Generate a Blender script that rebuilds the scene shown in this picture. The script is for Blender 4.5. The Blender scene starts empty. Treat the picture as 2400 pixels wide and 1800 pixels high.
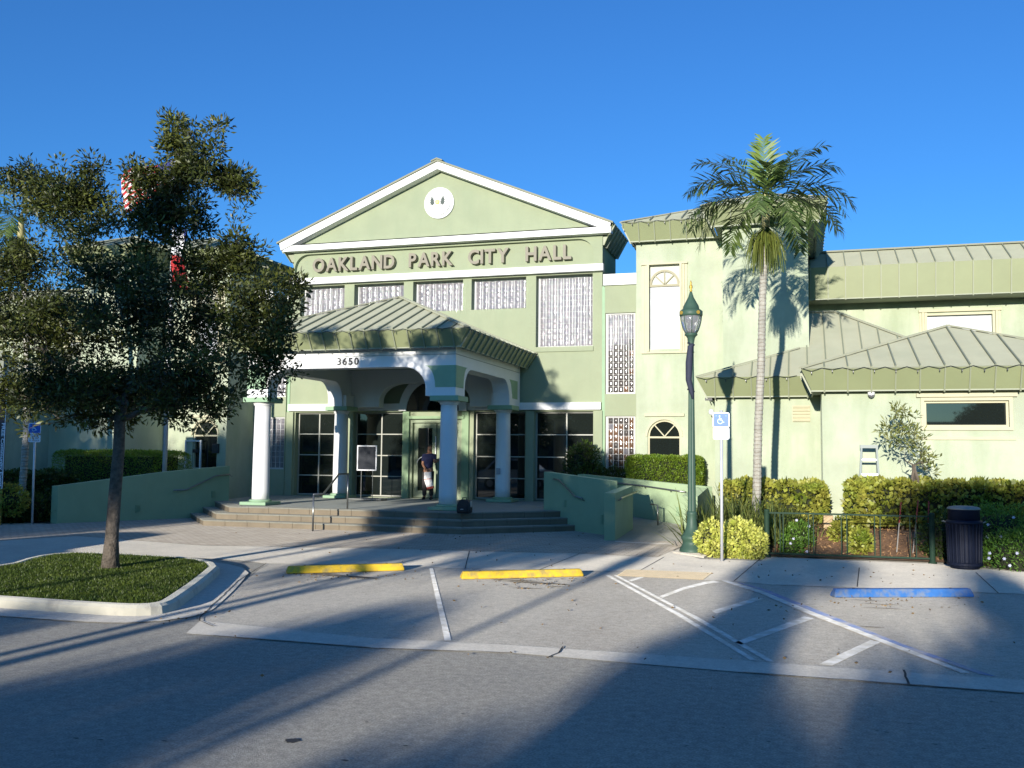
import bpy, bmesh, math, random
import numpy as np
from mathutils import Vector, Matrix, noise as mnoise
random.seed(7); RNG = np.random.default_rng(11)
S = bpy.context.scene
COL = S.collection
R = math.radians

# ------------------------------------------------------------------ camera
FL, YAW, PITCH, ROLL, CH = 2236.6, -.29518, .074546, .009613, 1.9
cy_, sy_ = math.cos(YAW), math.sin(YAW)
FW = Vector((sy_*math.cos(PITCH), cy_*math.cos(PITCH), math.sin(PITCH)))
_ri = Vector((cy_, -sy_, 0)); _up = _ri.cross(FW)
RI = _ri*math.cos(ROLL) + _up*math.sin(ROLL)
UP = -_ri*math.sin(ROLL) + _up*math.cos(ROLL)
CAM = Vector((0, 0, CH))
cd = bpy.data.cameras.new('camera'); cam = bpy.data.objects.new('camera', cd); COL.objects.link(cam)
m = Matrix((RI, UP, -FW)).transposed().to_4x4(); m.translation = CAM
cam.matrix_world = m
cd.sensor_width = 36; cd.lens = FL/2400*36; cd.clip_end = 2000; cd.clip_start = .05
S.camera = cam
S.render.resolution_x = 1024; S.render.resolution_y = 768

# measuring: a point of the photograph put onto the ground (height z), a wall at depth Y, or a plane X
def ray(px, py): return FW + RI*((px-1200)/FL) - UP*((py-900)/FL)
def G(px, py, z=0.):
    d = ray(px, py); return CAM + d*((z-CH)/d.z)
def W(px, py, Y):
    d = ray(px, py); return CAM + d*(Y/d.y)
def rectW(x0, y0, x1, y1, Y):          # -> X0, X1, Zbottom, Ztop
    a, b, c, d = W(x0, y0, Y), W(x1, y0, Y), W(x0, y1, Y), W(x1, y1, Y)
    return (a.x+c.x)/2, (b.x+d.x)/2, (c.z+d.z)/2, (a.z+b.z)/2

# ------------------------------------------------------------------ sky, sun, exposure
SUN_EL, SUN_AZ = R(8.4), R(3.3)        # light travels towards +Y and a little +X
w = bpy.data.worlds.new('World'); S.world = w; w.use_nodes = True
nt = w.node_tree; nt.nodes.clear()
sk = nt.nodes.new('ShaderNodeTexSky'); sk.sky_type = 'NISHITA'; sk.sun_disc = False
sk.sun_elevation = SUN_EL; sk.sun_rotation = math.pi + SUN_AZ
sk.air_density = 1.0; sk.dust_density = .35; sk.ozone_density = 2.5
hs = nt.nodes.new('ShaderNodeMix'); hs.data_type = 'RGBA'; hs.blend_type = 'MULTIPLY'; hs.inputs['Factor'].default_value = 1; hs.inputs['B'].default_value = (.37, .88, 1.55, 1)   # clear, deep blue air, the same tint all over the sky
bg = nt.nodes.new('ShaderNodeBackground'); bg.inputs['Strength'].default_value = .112
wo = nt.nodes.new('ShaderNodeOutputWorld')
nt.links.new(sk.outputs[0], hs.inputs['A']); nt.links.new(hs.outputs['Result'], bg.inputs[0]); nt.links.new(bg.outputs[0], wo.inputs[0])
sl = bpy.data.lights.new('sun', 'SUN'); sl.energy = 5.0; sl.angle = R(.53); sl.color = (1, .94, .85)
sun = bpy.data.objects.new('sun', sl); COL.objects.link(sun)
sd = Vector((math.sin(SUN_AZ)*math.cos(SUN_EL), math.cos(SUN_AZ)*math.cos(SUN_EL), -math.sin(SUN_EL)))
sun.rotation_euler = sd.to_track_quat('-Z', 'Y').to_euler(); sun.location = (-5, -60, 30)
S.view_settings.view_transform = 'Standard'; S.view_settings.look = 'None'
S.view_settings.exposure = .38; S.view_settings.gamma = 1; S.view_settings.use_curve_mapping = False
S.render.engine = 'CYCLES'
S.cycles.max_bounces = 6; S.cycles.caustics_reflective = False; S.cycles.caustics_refractive = False

# ------------------------------------------------------------------ materials
MATS = {}
def mat(name, col, rough=.7, var=.0, scale=3., bump=0., bscale=60., metal=0., spec=.5, col2=None, detail=5., rand=0., oren=0., sheen=0., coat=0.):
    if name in MATS: return MATS[name]
    mt = bpy.data.materials.new(name); mt.use_nodes = True; MATS[name] = mt
    t = mt.node_tree; N = t.nodes; L = t.links; p = N['Principled BSDF']
    p.inputs['Roughness'].default_value = rough; p.inputs['Metallic'].default_value = metal
    p.inputs['Specular IOR Level'].default_value = spec
    if oren: p.inputs['Diffuse Roughness'].default_value = oren
    if coat: p.inputs['Coat Weight'].default_value = coat
    p.inputs['Base Color'].default_value = (*col, 1)
    geo = N.new('ShaderNodeNewGeometry')
    if var or col2:
        nz = N.new('ShaderNodeTexNoise'); nz.inputs['Scale'].default_value = scale; nz.inputs['Detail'].default_value = detail
        nz.inputs['Roughness'].default_value = .62
        L.new(geo.outputs['Position'], nz.inputs['Vector'])
        rp = N.new('ShaderNodeValToRGB'); rp.color_ramp.elements[0].position = .32; rp.color_ramp.elements[1].position = .68
        c2 = col2 or tuple(min(1, c*(1+var)) for c in col)
        c1 = tuple(c*(1-var) for c in col) if var else col
        rp.color_ramp.elements[0].color = (*c1, 1); rp.color_ramp.elements[1].color = (*c2, 1)
        L.new(nz.outputs['Fac'], rp.inputs['Fac']); out = rp.outputs['Color']
        if rand:
            mx = N.new('ShaderNodeHueSaturation'); mr = N.new('ShaderNodeMapRange')
            mr.inputs['To Min'].default_value = 1-rand; mr.inputs['To Max'].default_value = 1+rand
            L.new(geo.outputs['Random Per Island'], mr.inputs['Value']); L.new(mr.outputs[0], mx.inputs['Value'])
            L.new(out, mx.inputs['Color']); out = mx.outputs['Color']
        L.new(out, p.inputs['Base Color'])
    if bump:
        nb = N.new('ShaderNodeTexNoise'); nb.inputs['Scale'].default_value = bscale; nb.inputs['Detail'].default_value = 4
        L.new(geo.outputs['Position'], nb.inputs['Vector'])
        bp = N.new('ShaderNodeBump'); bp.inputs['Strength'].default_value = bump; bp.inputs['Distance'].default_value = .02
        L.new(nb.outputs['Fac'], bp.inputs['Height']); L.new(bp.outputs[0], p.inputs['Normal'])
    return mt

def stain(mt, col, scale=(1.2, 1.2, .35), lo=.55, hi=.75, amount=.6):
    """blotches and runs of dirt of their own shape mixed over a material's colour"""
    t = mt.node_tree; N = t.nodes; L = t.links; p = N['Principled BSDF']
    geo = N.new('ShaderNodeNewGeometry'); mp = N.new('ShaderNodeMapping'); mp.inputs['Scale'].default_value = scale
    L.new(geo.outputs['Position'], mp.inputs[0])
    nz = N.new('ShaderNodeTexNoise'); nz.inputs['Scale'].default_value = 1.; nz.inputs['Detail'].default_value = 7; nz.inputs['Roughness'].default_value = .6
    L.new(mp.outputs[0], nz.inputs['Vector'])
    mr = N.new('ShaderNodeMapRange'); mr.inputs['From Min'].default_value = lo; mr.inputs['From Max'].default_value = hi; mr.inputs['To Max'].default_value = amount
    L.new(nz.outputs['Fac'], mr.inputs['Value'])
    mx = N.new('ShaderNodeMix'); mx.data_type = 'RGBA'; mx.inputs['B'].default_value = (*col, 1)
    src = p.inputs['Base Color'].links[0].from_socket if p.inputs['Base Color'].links else None
    if src: L.new(src, mx.inputs['A'])
    else: mx.inputs['A'].default_value = p.inputs['Base Color'].default_value
    L.new(mr.outputs[0], mx.inputs['Factor']); L.new(mx.outputs['Result'], p.inputs['Base Color'])
    return mt

def speckle(mt, scale=55., amount=.35):
    """aggregate grain of a paved surface"""
    t = mt.node_tree; N = t.nodes; L = t.links; p = N['Principled BSDF']; src = p.inputs['Base Color'].links[0].from_socket
    geo = N.new('ShaderNodeNewGeometry'); out = src
    for sc, am in ((scale, amount), (scale*.23, amount*.55)):
        nz = N.new('ShaderNodeTexNoise'); nz.inputs['Scale'].default_value = sc; nz.inputs['Detail'].default_value = 3; L.new(geo.outputs['Position'], nz.inputs['Vector'])
        mr = N.new('ShaderNodeMapRange'); mr.inputs['From Min'].default_value = .3; mr.inputs['From Max'].default_value = .7; mr.inputs['To Min'].default_value = 1-am; mr.inputs['To Max'].default_value = 1+am
        L.new(nz.outputs['Fac'], mr.inputs['Value'])
        hv = N.new('ShaderNodeHueSaturation'); L.new(mr.outputs[0], hv.inputs['Value']); L.new(out, hv.inputs['Color']); out = hv.outputs['Color']
    L.new(out, p.inputs['Base Color']); return mt
M_main = stain(mat('sage_stucco', (.355, .395, .26), .85, .05, 1.1, .4, 55, oren=.6), (.30, .36, .235), (2.2, 2.2, .5), lo=.46, hi=.75, amount=.5)
M_pale = stain(mat('pale_stucco', (.495, .535, .395), .85, .13, .8, .4, 45, oren=.6), (.37, .43, .28), (1.7, 1.7, .35), .44, .70, .75)
M_green = mat('green_stucco', (.30, .42, .25), .85, .08, 1.5, .25, 40, oren=.5)
M_dgreen = mat('column_green_paint', (.28, .42, .26), .7, .06, 3)
M_white = stain(mat('white_trim_paint', (.80, .80, .78), .6, .02, 2., .08, 30), (.66, .66, .62), (3, 3, .6), .55, .8, .35)
M_roof = stain(mat('roof_metal', (.33, .335, .245), .75, .05, 1.5, .04, 8, spec=.25, oren=.8), (.27, .29, .21), (1, 1, 1), .5, .8, .5)
M_fascia = mat('roof_fascia_metal', (.255, .28, .145), .5, .05, 1.2, .03, 6, spec=.4)
M_seam = mat('seam_metal', (.28, .30, .20), .5, .05, 3)
M_soffit = mat('soffit_paint', (.30, .33, .25), .8, .05, 2)
M_letter = mat('letter_brown', (.235, .21, .155), .6, .06, 8)
M_black = mat('black_paint', (.015, .016, .018), .5)
M_glass = mat('dark_glass', (.006, .008, .008), .03, spec=1.0)
M_clearg = mat('window_glass', (.012, .016, .014), .02, spec=.9)
M_frame = mat('aluminium_frame', (.38, .38, .32), .45, metal=.0)
M_mortar = mat('mortar', (.60, .60, .59), .55, .04, 20)
M_block = mat('glass_block', (.17, .17, .20), .06, .2, 6., .05, 18., spec=.5, col2=(.25, .23, .24)); M_blockd = mat('glass_block_dark', (.07, .06, .055), .10, .3, 6., .05, 18., spec=.7)
M_blockb = mat('glass_block_brown', (.14, .075, .05), .10, .4, 5., .05, 18., spec=.9, col2=(.20, .11, .06))
M_blind = mat('window_blind', (.40, .42, .44), .45, .22, 3.5, spec=.6)
M_cream = mat('cream_moulding', (.52, .49, .33), .7, .05, 5)
M_conc = stain(mat('concrete', (.52, .475, .39), .9, .06, 1.5, .35, 90, oren=1.), (.33, .31, .27), (.8, .8, .8), .5, .8, .5)
M_park = stain(mat('parking_concrete', (.44, .405, .335), .9, .05, 2.5, .5, 120, oren=1.), (.34, .30, .24), (.6, .25, 1), .45, .72, .6); speckle(M_park, 50, .22)
M_road = stain(mat('road_concrete', (.345, .322, .268), .9, .08, 12., .6, 150, oren=1.), (.25, .24, .21), (.3, .5, 1), .45, .75, .6); speckle(M_road, 60, .30)
M_strip = stain(mat('gutter_concrete', (.48, .45, .385), .9, .05, 3, .3, 90, oren=1.), (.36, .34, .30), (1, 1, 1), .5, .8, .4)
speckle(M_strip, 45, .12); speckle(M_conc, 45, .12)
M_curb = stain(mat('curb_concrete', (.56, .53, .43), .85, .06, 4, .3, 60, oren=.8), (.30, .28, .24), (3, 3, 3), .55, .7, .6)
M_crack = mat('joint_dark', (.06, .055, .05), .95)
M_paint = stain(mat('white_road_paint', (.60, .59, .55), .8, .06, 20, oren=1.), (.42, .40, .34), (6, 6, 6), .40, .60, .85)
M_bpaint = stain(mat('blue_road_paint', (.13, .19, .36), .8, .1, 20, oren=1.), (.36, .34, .32), (4, 4, 4), .38, .62, .85)
M_yellow = stain(mat('yellow_paint', (.80, .52, .03), .8, .06, 10, .3, 40), (.40, .30, .10), (7, 7, 7), .47, .64, .9)
M_blue = stain(mat('blue_paint', (.04, .17, .46), .8, .08, 10, .3, 40), (.20, .24, .30), (7, 7, 7), .46, .64, .9)
M_tile = mat('step_tile', (.20, .16, .105), .75, .14, 2.2, .2, 60)
M_tiletop = mat('step_tread', (.26, .25, .20), .8, .1, 3, .2, 60, oren=.5)
M_floor = mat('porch_floor', (.26, .27, .24), .8, .08, 2, .15, 60, oren=.4)
M_ramp = mat('ramp_concrete', (.27, .265, .22), .9, .06, 3, .3, 80, oren=.8)
M_mulch = mat('mulch', (.20, .105, .05), .95, .4, 14, .9, 60, col2=(.36, .20, .10))
M_bark = mat('bark', (.12, .098, .075), .9, .45, 14, 1., 30)
M_palmbark = mat('palm_bark', (.38, .36, .30), .85, .2, 7, .4, 50)
M_crownsh = mat('crown_shaft', (.40, .36, .16), .6, .15, 5)
def ringed(mt):
    t = mt.node_tree; N = t.nodes; L = t.links; p = N['Principled BSDF']; src = p.inputs['Base Color'].links[0].from_socket
    geo = N.new('ShaderNodeNewGeometry'); wv = N.new('ShaderNodeTexWave'); wv.bands_direction = 'Z'; wv.inputs['Scale'].default_value = 3.9; wv.inputs['Distortion'].default_value = 3.; wv.inputs['Detail'].default_value = 2; wv.inputs['Detail Scale'].default_value = 3
    L.new(geo.outputs['Position'], wv.inputs['Vector']); mr = N.new('ShaderNodeMapRange'); mr.inputs['From Max'].default_value = .22; mr.inputs['To Min'].default_value = .5; mr.inputs['To Max'].default_value = 0
    L.new(wv.outputs['Fac'], mr.inputs['Value']); mx = N.new('ShaderNodeMix'); mx.data_type = 'RGBA'; mx.inputs['B'].default_value = (.13, .085, .05, 1)
    L.new(mr.outputs[0], mx.inputs['Factor']); L.new(src, mx.inputs['A']); L.new(mx.outputs['Result'], p.inputs['Base Color'])
ringed(M_palmbark)
def leafmat(name, c1, c2, scale=2.5, rand=.45, trans=.35, rough=.45):
    mt = mat(name, c1, rough, .0, scale, col2=c2, rand=rand)
    t = mt.node_tree; p = t.nodes['Principled BSDF']
    src = p.inputs['Base Color'].links[0].from_socket
    tr = t.nodes.new('ShaderNodeBsdfTranslucent'); mxs = t.nodes.new('ShaderNodeMixShader'); mxs.inputs[0].default_value = trans
    t.links.new(src, tr.inputs['Color']); t.links.new(p.outputs[0], mxs.inputs[1]); t.links.new(tr.outputs[0], mxs.inputs[2])
    t.links.new(mxs.outputs[0], t.nodes['Material Output'].inputs['Surface'])
    return mt
M_oak = leafmat('oak_leaf', (.020, .034, .009), (.135, .150, .027), 1.1, .7, .25)  # wide tone spread also stands for sunlit patches and dark depths of the crown
M_far = leafmat('tree_leaf', (.03, .06, .012), (.07, .10, .02), .6)
M_palm = leafmat('palm_leaf', (.055, .11, .03), (.17, .23, .06), 2.0, .35)
M_palmy = leafmat('palm_young_leaf', (.16, .26, .04), (.22, .30, .05), 2.0, .3)
M_fruit = leafmat('palm_flower_strand', (.11, .16, .03), (.22, .24, .05), 3, .4)
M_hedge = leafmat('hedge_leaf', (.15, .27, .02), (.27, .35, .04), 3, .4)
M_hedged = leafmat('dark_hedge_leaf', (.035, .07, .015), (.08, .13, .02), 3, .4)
M_coco = leafmat('cocoplum_leaf', (.19, .26, .03), (.46, .42, .08), 2.2, .45, .3)
M_vari = leafmat('variegated_leaf', (.42, .48, .07), (.75, .72, .20), 6, .45, .3)
M_blade = leafmat('strap_leaf', (.09, .15, .03), (.28, .30, .09), 5, .5)
M_cover = leafmat('ground_cover_leaf', (.10, .23, .03), (.20, .34, .05), 4, .4)
M_grass = leafmat('grass_blade', (.055, .095, .012), (.135, .18, .025), 2.5, .5)
M_young = leafmat('young_leaf', (.14, .18, .04), (.34, .34, .12), 4, .45)
M_petal = mat('pale_petal', (.72, .72, .85), .6)
M_soil = mat('soil', (.06, .05, .03), .95, .3, 9, .6, 40)
M_pole = mat('post_green_paint', (.05, .10, .07), .5, .1, 6, spec=.35)
M_gold = mat('gold_paint', (.55, .36, .06), .4, metal=.3)
M_fence = mat('fence_green_paint', (.022, .05, .03), .65, .1, 8, spec=.2)
M_steel = mat('galvanised_steel', (.66, .66, .67), .45, .05, 8, metal=.25)
M_rail = mat('handrail_metal', (.30, .30, .28), .3, .05, 8, metal=.8)
M_signb = mat('sign_blue', (.004, .11, .50), .45)
M_signw = mat('sign_white', (.82, .82, .84), .45)
M_ink = mat('ink', (.06, .05, .07), .6)
M_bin = mat('dark_bin_paint', (.010, .014, .030), .6, .1, 9, spec=.2)
M_skin = mat('skin', (.34, .17, .10), .6)
M_navy = mat('navy_cloth', (.012, .016, .06), .85)
M_trous = mat('dark_trousers', (.035, .030, .030), .9)
M_hair = mat('dark_hair', (.015, .012, .010), .7)
M_bagw = mat('bag_white', (.80, .76, .72), .5)
M_bagr = mat('bag_red', (.62, .06, .02), .5)
M_red = mat('red_paint', (.34, .05, .04), .6)
M_flagw = mat('flag_white', (.75, .74, .74), .8)
M_flagr = mat('flag_red', (.50, .03, .03), .8)
M_flagb = mat('flag_blue', (.02, .03, .16), .8)
M_car = mat('white_car_paint', (.70, .71, .73), .25, coat=.6)
M_rub = mat('rubber', (.02, .02, .02), .8)
M_wood = mat('stake_wood', (.14, .11, .08), .85, .2, 9)
M_cloth = mat('banner_cloth', (.03, .035, .06), .8, .2, 5)
# pavers: a herringbone-like field too small to pick apart, relief only
def pavermat():
    mt = mat('paver_field', (.38, .34, .28), .9, .10, 2.0, oren=1.)
    t = mt.node_tree; N = t.nodes; L = t.links; p = N['Principled BSDF']
    src = p.inputs['Base Color'].links[0].from_socket
    geo = N.new('ShaderNodeNewGeometry'); br = N.new('ShaderNodeTexBrick')
    br.inputs['Scale'].default_value = 1.; br.inputs['Brick Width'].default_value = .22; br.inputs['Row Height'].default_value = .11
    br.inputs['Mortar Size'].default_value = .012; br.inputs['Color1'].default_value = (1, 1, 1, 1); br.inputs['Color2'].default_value = (.76, .74, .72, 1)
    br.inputs['Mortar'].default_value = (.5, .48, .45, 1)
    L.new(geo.outputs['Position'], br.inputs['Vector'])
    mx = N.new('ShaderNodeMix'); mx.data_type = 'RGBA'; mx.blend_type = 'MULTIPLY'; mx.inputs['Factor'].default_value = .85
    L.new(src, mx.inputs['A']); L.new(br.outputs['Color'], mx.inputs['B']); L.new(mx.outputs['Result'], p.inputs['Base Color'])
    bp = N.new('ShaderNodeBump'); bp.inputs['Strength'].default_value = .6; bp.inputs['Distance'].default_value = .01; bp.invert = True
    L.new(br.outputs['Fac'], bp.inputs['Height']); L.new(bp.outputs[0], p.inputs['Normal'])
    return mt
M_pav = pavermat()
M_lampglass = mat('lamp_glass', (.75, .76, .78), .08, spec=.8)
_p = M_lampglass.node_tree.nodes['Principled BSDF']; _p.inputs['Transmission Weight'].default_value = .75; _p.inputs['IOR'].default_value = 1.25

# ------------------------------------------------------------------ mesh helpers
ORG = {}
def org(parent): return ORG.get(parent.name, Vector((0, 0, 0))) if parent else Vector((0, 0, 0))
class MB:
    def __init__(s): s.v = []; s.f = []
    def add(s, v, f):
        o = len(s.v); s.v += [tuple(p) for p in v]; s.f += [tuple(i+o for i in q) for q in f]; return s
    def box(s, x0, x1, y0, y1, z0, z1):
        v = [(x, y, z) for z in (z0, z1) for y in (y0, y1) for x in (x0, x1)]
        return s.add(v, [(0, 2, 3, 1), (4, 5, 7, 6), (0, 1, 5, 4), (2, 6, 7, 3), (0, 4, 6, 2), (1, 3, 7, 5)])
    def prism(s, pts, d):              # closed polygon of 3D points extruded by vector d
        n = len(pts); d = Vector(d); v = [Vector(p) for p in pts]; v += [p+d for p in v]
        return s.add(v, [tuple(range(n)), tuple(range(2*n-1, n-1, -1))] + [(i, i+n, (i+1) % n+n, (i+1) % n) for i in range(n)])
    def bar(s, a, b, w, h=None, up=(0, 0, 1)):
        a = Vector(a); b = Vector(b); h = h or w; d = (b-a).normalized(); up = Vector(up)
        x = d.cross(up)
        if x.length < 1e-4: x = d.cross(Vector((1, 0, 0)))
        x.normalize(); y = x.cross(d)
        return s.prism([a-x*w/2-y*h/2, a+x*w/2-y*h/2, a+x*w/2+y*h/2, a-x*w/2+y*h/2], b-a)
    def tube(s, pts, r, n=8, cap=True):
        pts = [Vector(p) for p in pts]; k = len(pts)
        rr = r if isinstance(r, (list, tuple)) else [r]*k
        o = len(s.v); prev = None
        for i, p in enumerate(pts):
            d = (pts[min(i+1, k-1)]-pts[max(i-1, 0)]).normalized()
            x = prev - d*prev.dot(d) if prev is not None else d.cross(Vector((0, 0, 1)))
            if x.length < 1e-3: x = d.cross(Vector((0, 1, 0)))
            x.normalize(); prev = x; y = d.cross(x)
            for j in range(n):
                a = 2*math.pi*j/n; s.v.append(tuple(p+(x*math.cos(a)+y*math.sin(a))*rr[i]))
        for i in range(k-1):
            for j in range(n):
                s.f.append((o+i*n+j, o+i*n+(j+1) % n, o+(i+1)*n+(j+1) % n, o+(i+1)*n+j))
        if cap:
            s.f.append(tuple(o+j for j in reversed(range(n)))); s.f.append(tuple(o+(k-1)*n+j for j in range(n)))
        return s
    def lathe(s, c, prof, n=20, flute=0):
        c = Vector(c); o = len(s.v)
        for r, z in prof:
            for j in range(n):
                a = 2*math.pi*j/n; q = r*(1-(flute if j % 2 else 0))
                s.v.append((c.x+q*math.cos(a), c.y+q*math.sin(a), c.z+z))
        for i in range(len(prof)-1):
            for j in range(n):
                s.f.append((o+i*n+j, o+i*n+(j+1) % n, o+(i+1)*n+(j+1) % n, o+(i+1)*n+j))
        s.f.append(tuple(o+j for j in reversed(range(n)))); s.f.append(tuple(o+(len(prof)-1)*n+j for j in range(n)))
        return s
    def build(s, name, m_, parent=None, smooth=False, loc=None, bevel=0, label=None, kind=None, world=True):
        me = bpy.data.meshes.new(name)
        off = org(parent) if world else Vector((0, 0, 0))
        base = Vector(loc) if (loc is not None and parent is None) else Vector((0, 0, 0))
        me.from_pydata([(x-off.x-base.x, y-off.y-base.y, z-off.z-base.z) for x, y, z in s.v], [], s.f)
        bm = bmesh.new(); bm.from_mesh(me); bmesh.ops.recalc_face_normals(bm, faces=bm.faces)
        if bevel: bmesh.ops.bevel(bm, geom=bm.edges[:], offset=bevel, segments=1, affect='EDGES', clamp_overlap=True)
        bm.to_mesh(me); bm.free()
        me.materials.append(m_)
        if smooth: me.shade_smooth() if hasattr(me, 'shade_smooth') else None
        o = bpy.data.objects.new(name, me); COL.objects.link(o)
        if parent is not None:
            o.parent = parent; ORG[o.name] = off
            if loc is not None: o.location = loc
        else: o.location = base; ORG[o.name] = base
        if smooth == 'auto':
            for p in me.polygons: p.use_smooth = True
        if label: o['label'] = label
        if kind: o['kind'] = kind
        return o
def thing(name, label, cat, loc=(0, 0, 0), group=None):
    o = bpy.data.objects.new(name, None); COL.objects.link(o); o.location = loc
    o.empty_display_size = .3
    o['label'] = label; o['category'] = cat
    if group: o['group'] = group
    ORG[o.name] = Vector(loc); return o
def tag(o, label, cat, group=None):
    o['label'] = label; o['category'] = cat
    if group: o['group'] = group
    return o
def struct(o): o['kind'] = 'structure'; return o
def inst(src, parent, loc, rot=None, scale=None):      # a copy that shares its mesh
    o = src.copy(); COL.objects.link(o); o.parent = parent; o.location = loc
    if rot is not None: o.rotation_euler = rot
    if scale is not None: o.scale = scale
    ORG[o.name] = org(parent); return o
def copy_tree(root, loc, rotz=0, label=None, scale=None):
    r = root.copy(); COL.objects.link(r); r.location = loc; r.rotation_euler = (0, 0, rotz)
    if scale: r.scale = (scale,)*3
    if label: r['label'] = label
    for ch in list(root.children):
        c = ch.copy(); COL.objects.link(c); c.parent = r
        for g in list(ch.children):
            d = g.copy(); COL.objects.link(d); d.parent = c
    return r
def fastmesh(name, V, F4, mats, parent=None, midx=None, loc=None, label=None, kind=None):
    """V (n,3) array, F4 (m,k) array of equal polygons"""
    me = bpy.data.meshes.new(name); n = len(V); mF, k = F4.shape
    me.vertices.add(n); me.vertices.foreach_set('co', np.asarray(V, dtype=np.float32).ravel())
    me.loops.add(mF*k); me.loops.foreach_set('vertex_index', F4.astype(np.int32).ravel())
    me.polygons.add(mF); me.polygons.foreach_set('loop_start', np.arange(0, mF*k, k, dtype=np.int32))
    me.polygons.foreach_set('loop_total', np.full(mF, k, dtype=np.int32))
    for q in mats: me.materials.append(q)
    if midx is not None: me.polygons.foreach_set('material_index', midx.astype(np.int32))
    me.update(calc_edges=True)
    o = bpy.data.objects.new(name, me); COL.objects.link(o)
    if parent is not None: o.parent = parent; ORG[o.name] = org(parent)
    if loc is not None: o.location = loc
    if label: o['label'] = label
    if kind: o['kind'] = kind
    return o
def leaves(C, N, length, width, droop=.3, rng=RNG, jitter=.35, curl=.25):
    """leaf blades (folded diamonds: 2 quads... kept to one bent quad pair) at centres C pointing along N"""
    n = len(C); N = N/np.linalg.norm(N, axis=1, keepdims=True)
    t = rng.normal(size=(n, 3)); t -= N*np.sum(t*N, axis=1, keepdims=True); t /= np.linalg.norm(t, axis=1, keepdims=True)
    L_ = length*(1+jitter*(rng.random((n, 1))-.5)*2); Wd = width*(1+jitter*(rng.random((n, 1))-.5)*2)
    u = np.cross(N, t)
    a = C; b = C+N*L_*.5+t*Wd*.5+u*L_*curl*.3; c = C+N*L_-u*L_*curl*.2; d = C+N*L_*.5-t*Wd*.5+u*L_*curl*.3
    V = np.stack([a, b, c, d], axis=1).reshape(-1, 3)
    F = np.arange(4*n).reshape(n, 4); return V, F

def clip(poly, a, side):               # keep u>=a (side=1) or u<=a (side=-1)
    out = []
    for i in range(len(poly)):
        p, q = poly[i], poly[(i+1) % len(poly)]
        ip = (p[0]-a)*side >= 0; iq = (q[0]-a)*side >= 0
        if ip: out.append(p)
        if ip != iq:
            t = (a-p[0])/(q[0]-p[0]); out.append((a, p[1]+t*(q[1]-p[1])))
    return out
def parea(p): return abs(sum(p[i][0]*p[(i+1) % len(p)][1]-p[(i+1) % len(p)][0]*p[i][1] for i in range(len(p))))/2
def seamed(parent, pts, O, u, v, pitch, m_, phase=0., rib=.045, rw=.03, tail=0., thick=.015, outward=None):
    """standing-seam sheet: panels and seams clipped to the planar polygon pts; O origin, u along the eave, v along the panel"""
    O = Vector(O); u = Vector(u).normalized(); v = Vector(v).normalized(); n = u.cross(v)
    if outward is not None and n.dot(Vector(outward)) < 0: n = -n
    P = [((Vector(p)-O).dot(u), (Vector(p)-O).dot(v)) for p in pts]
    us = [p[0] for p in P]; k0 = math.floor((min(us)-phase)/pitch); k1 = math.ceil((max(us)-phase)/pitch)
    for k in range(k0, k1+1):
        a = phase+k*pitch; q = clip(clip(P, a, 1), a+pitch, -1)
        if len(q) >= 3 and parea(q) > .004:
            MB().prism([O+u*x+v*y for x, y in q], -n*thick).build('roof_panel', m_, parent)
        if min(us)+.03 < a < max(us)-.03:
            vs = []
            for i in range(len(P)):
                p, r = P[i], P[(i+1) % len(P)]
                if (p[0]-a)*(r[0]-a) < 0 or p[0] == a:
                    t = 0 if p[0] == r[0] else (a-p[0])/(r[0]-p[0]); vs.append(p[1]+t*(r[1]-p[1]))
            if len(vs) >= 2 and max(vs)-min(vs) > .06:
                A = O+u*a+v*(min(vs)-tail)+n*rib/2; B = O+u*a+v*(max(vs)-.01)+n*rib/2
                MB().bar(A, B, rw, rib, up=n).build('seam', M_seam, parent)

# ================================================================== SETTING: ground
def sheet(name, pts, z, m_, parent=None, thick=0.):
    P = [Vector((p.x, p.y, z)) for p in pts]
    mb = MB()
    if thick: mb.prism([q-Vector((0, 0, thick)) for q in P], (0, 0, thick))
    else: mb.add(P, [tuple(range(len(P)))])
    return mb.build(name, m_, parent)
gr = MB(); gr.add([(-300, -300, 0), (300, -300, 0), (300, 300, 0), (-300, 300, 0)], [(0, 1, 2, 3)])
road = struct(gr.build('road', M_road))
up_ = [(470, 1456), (868, 1497), (1200, 1513.6), (1775, 1552.6), (2400, 1597)]
lo_ = [(436, 1486), (868, 1520), (1200, 1532), (1742, 1578), (2400, 1627)]
UPG = [G(*p) for p in up_]; LOG = [G(*p) for p in lo_]
# front edge of the parking bays, drawn on to the right and left beyond the frame
far_r = UPG[-1]+(UPG[-1]-UPG[-2]).normalized()*14
pk = [UPG[0]]+UPG[1:]+[far_r, Vector((16, 15.2, 0))]
pk += [G(2396, 1394), G(1954, 1377), G(1817, 1372), G(1721, 1363), G(1650, 1361), G(1498, 1339.5), G(1320, 1339), G(1064, 1333), G(880, 1324), G(624, 1322), G(469, 1449)]
parking = struct(sheet('parking_lot', pk, .004, M_park))
LOG2 = LOG+[LOG[-1]+(LOG[-1]-LOG[-2]).normalized()*14]
strip = MB()
for i in range(len(UPG)):
    a, b = (UPG+[far_r])[i], (UPG+[far_r])[i+1]; c, d = LOG2[i+1], LOG2[i]
    if i in (1, 3):      # cracked joints
        pass
    strip.add([(p.x, p.y, .008) for p in (a, b, c, d)], [(0, 1, 2, 3)])
gutter = struct(strip.build('gutter_strip', M_strip))
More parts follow.
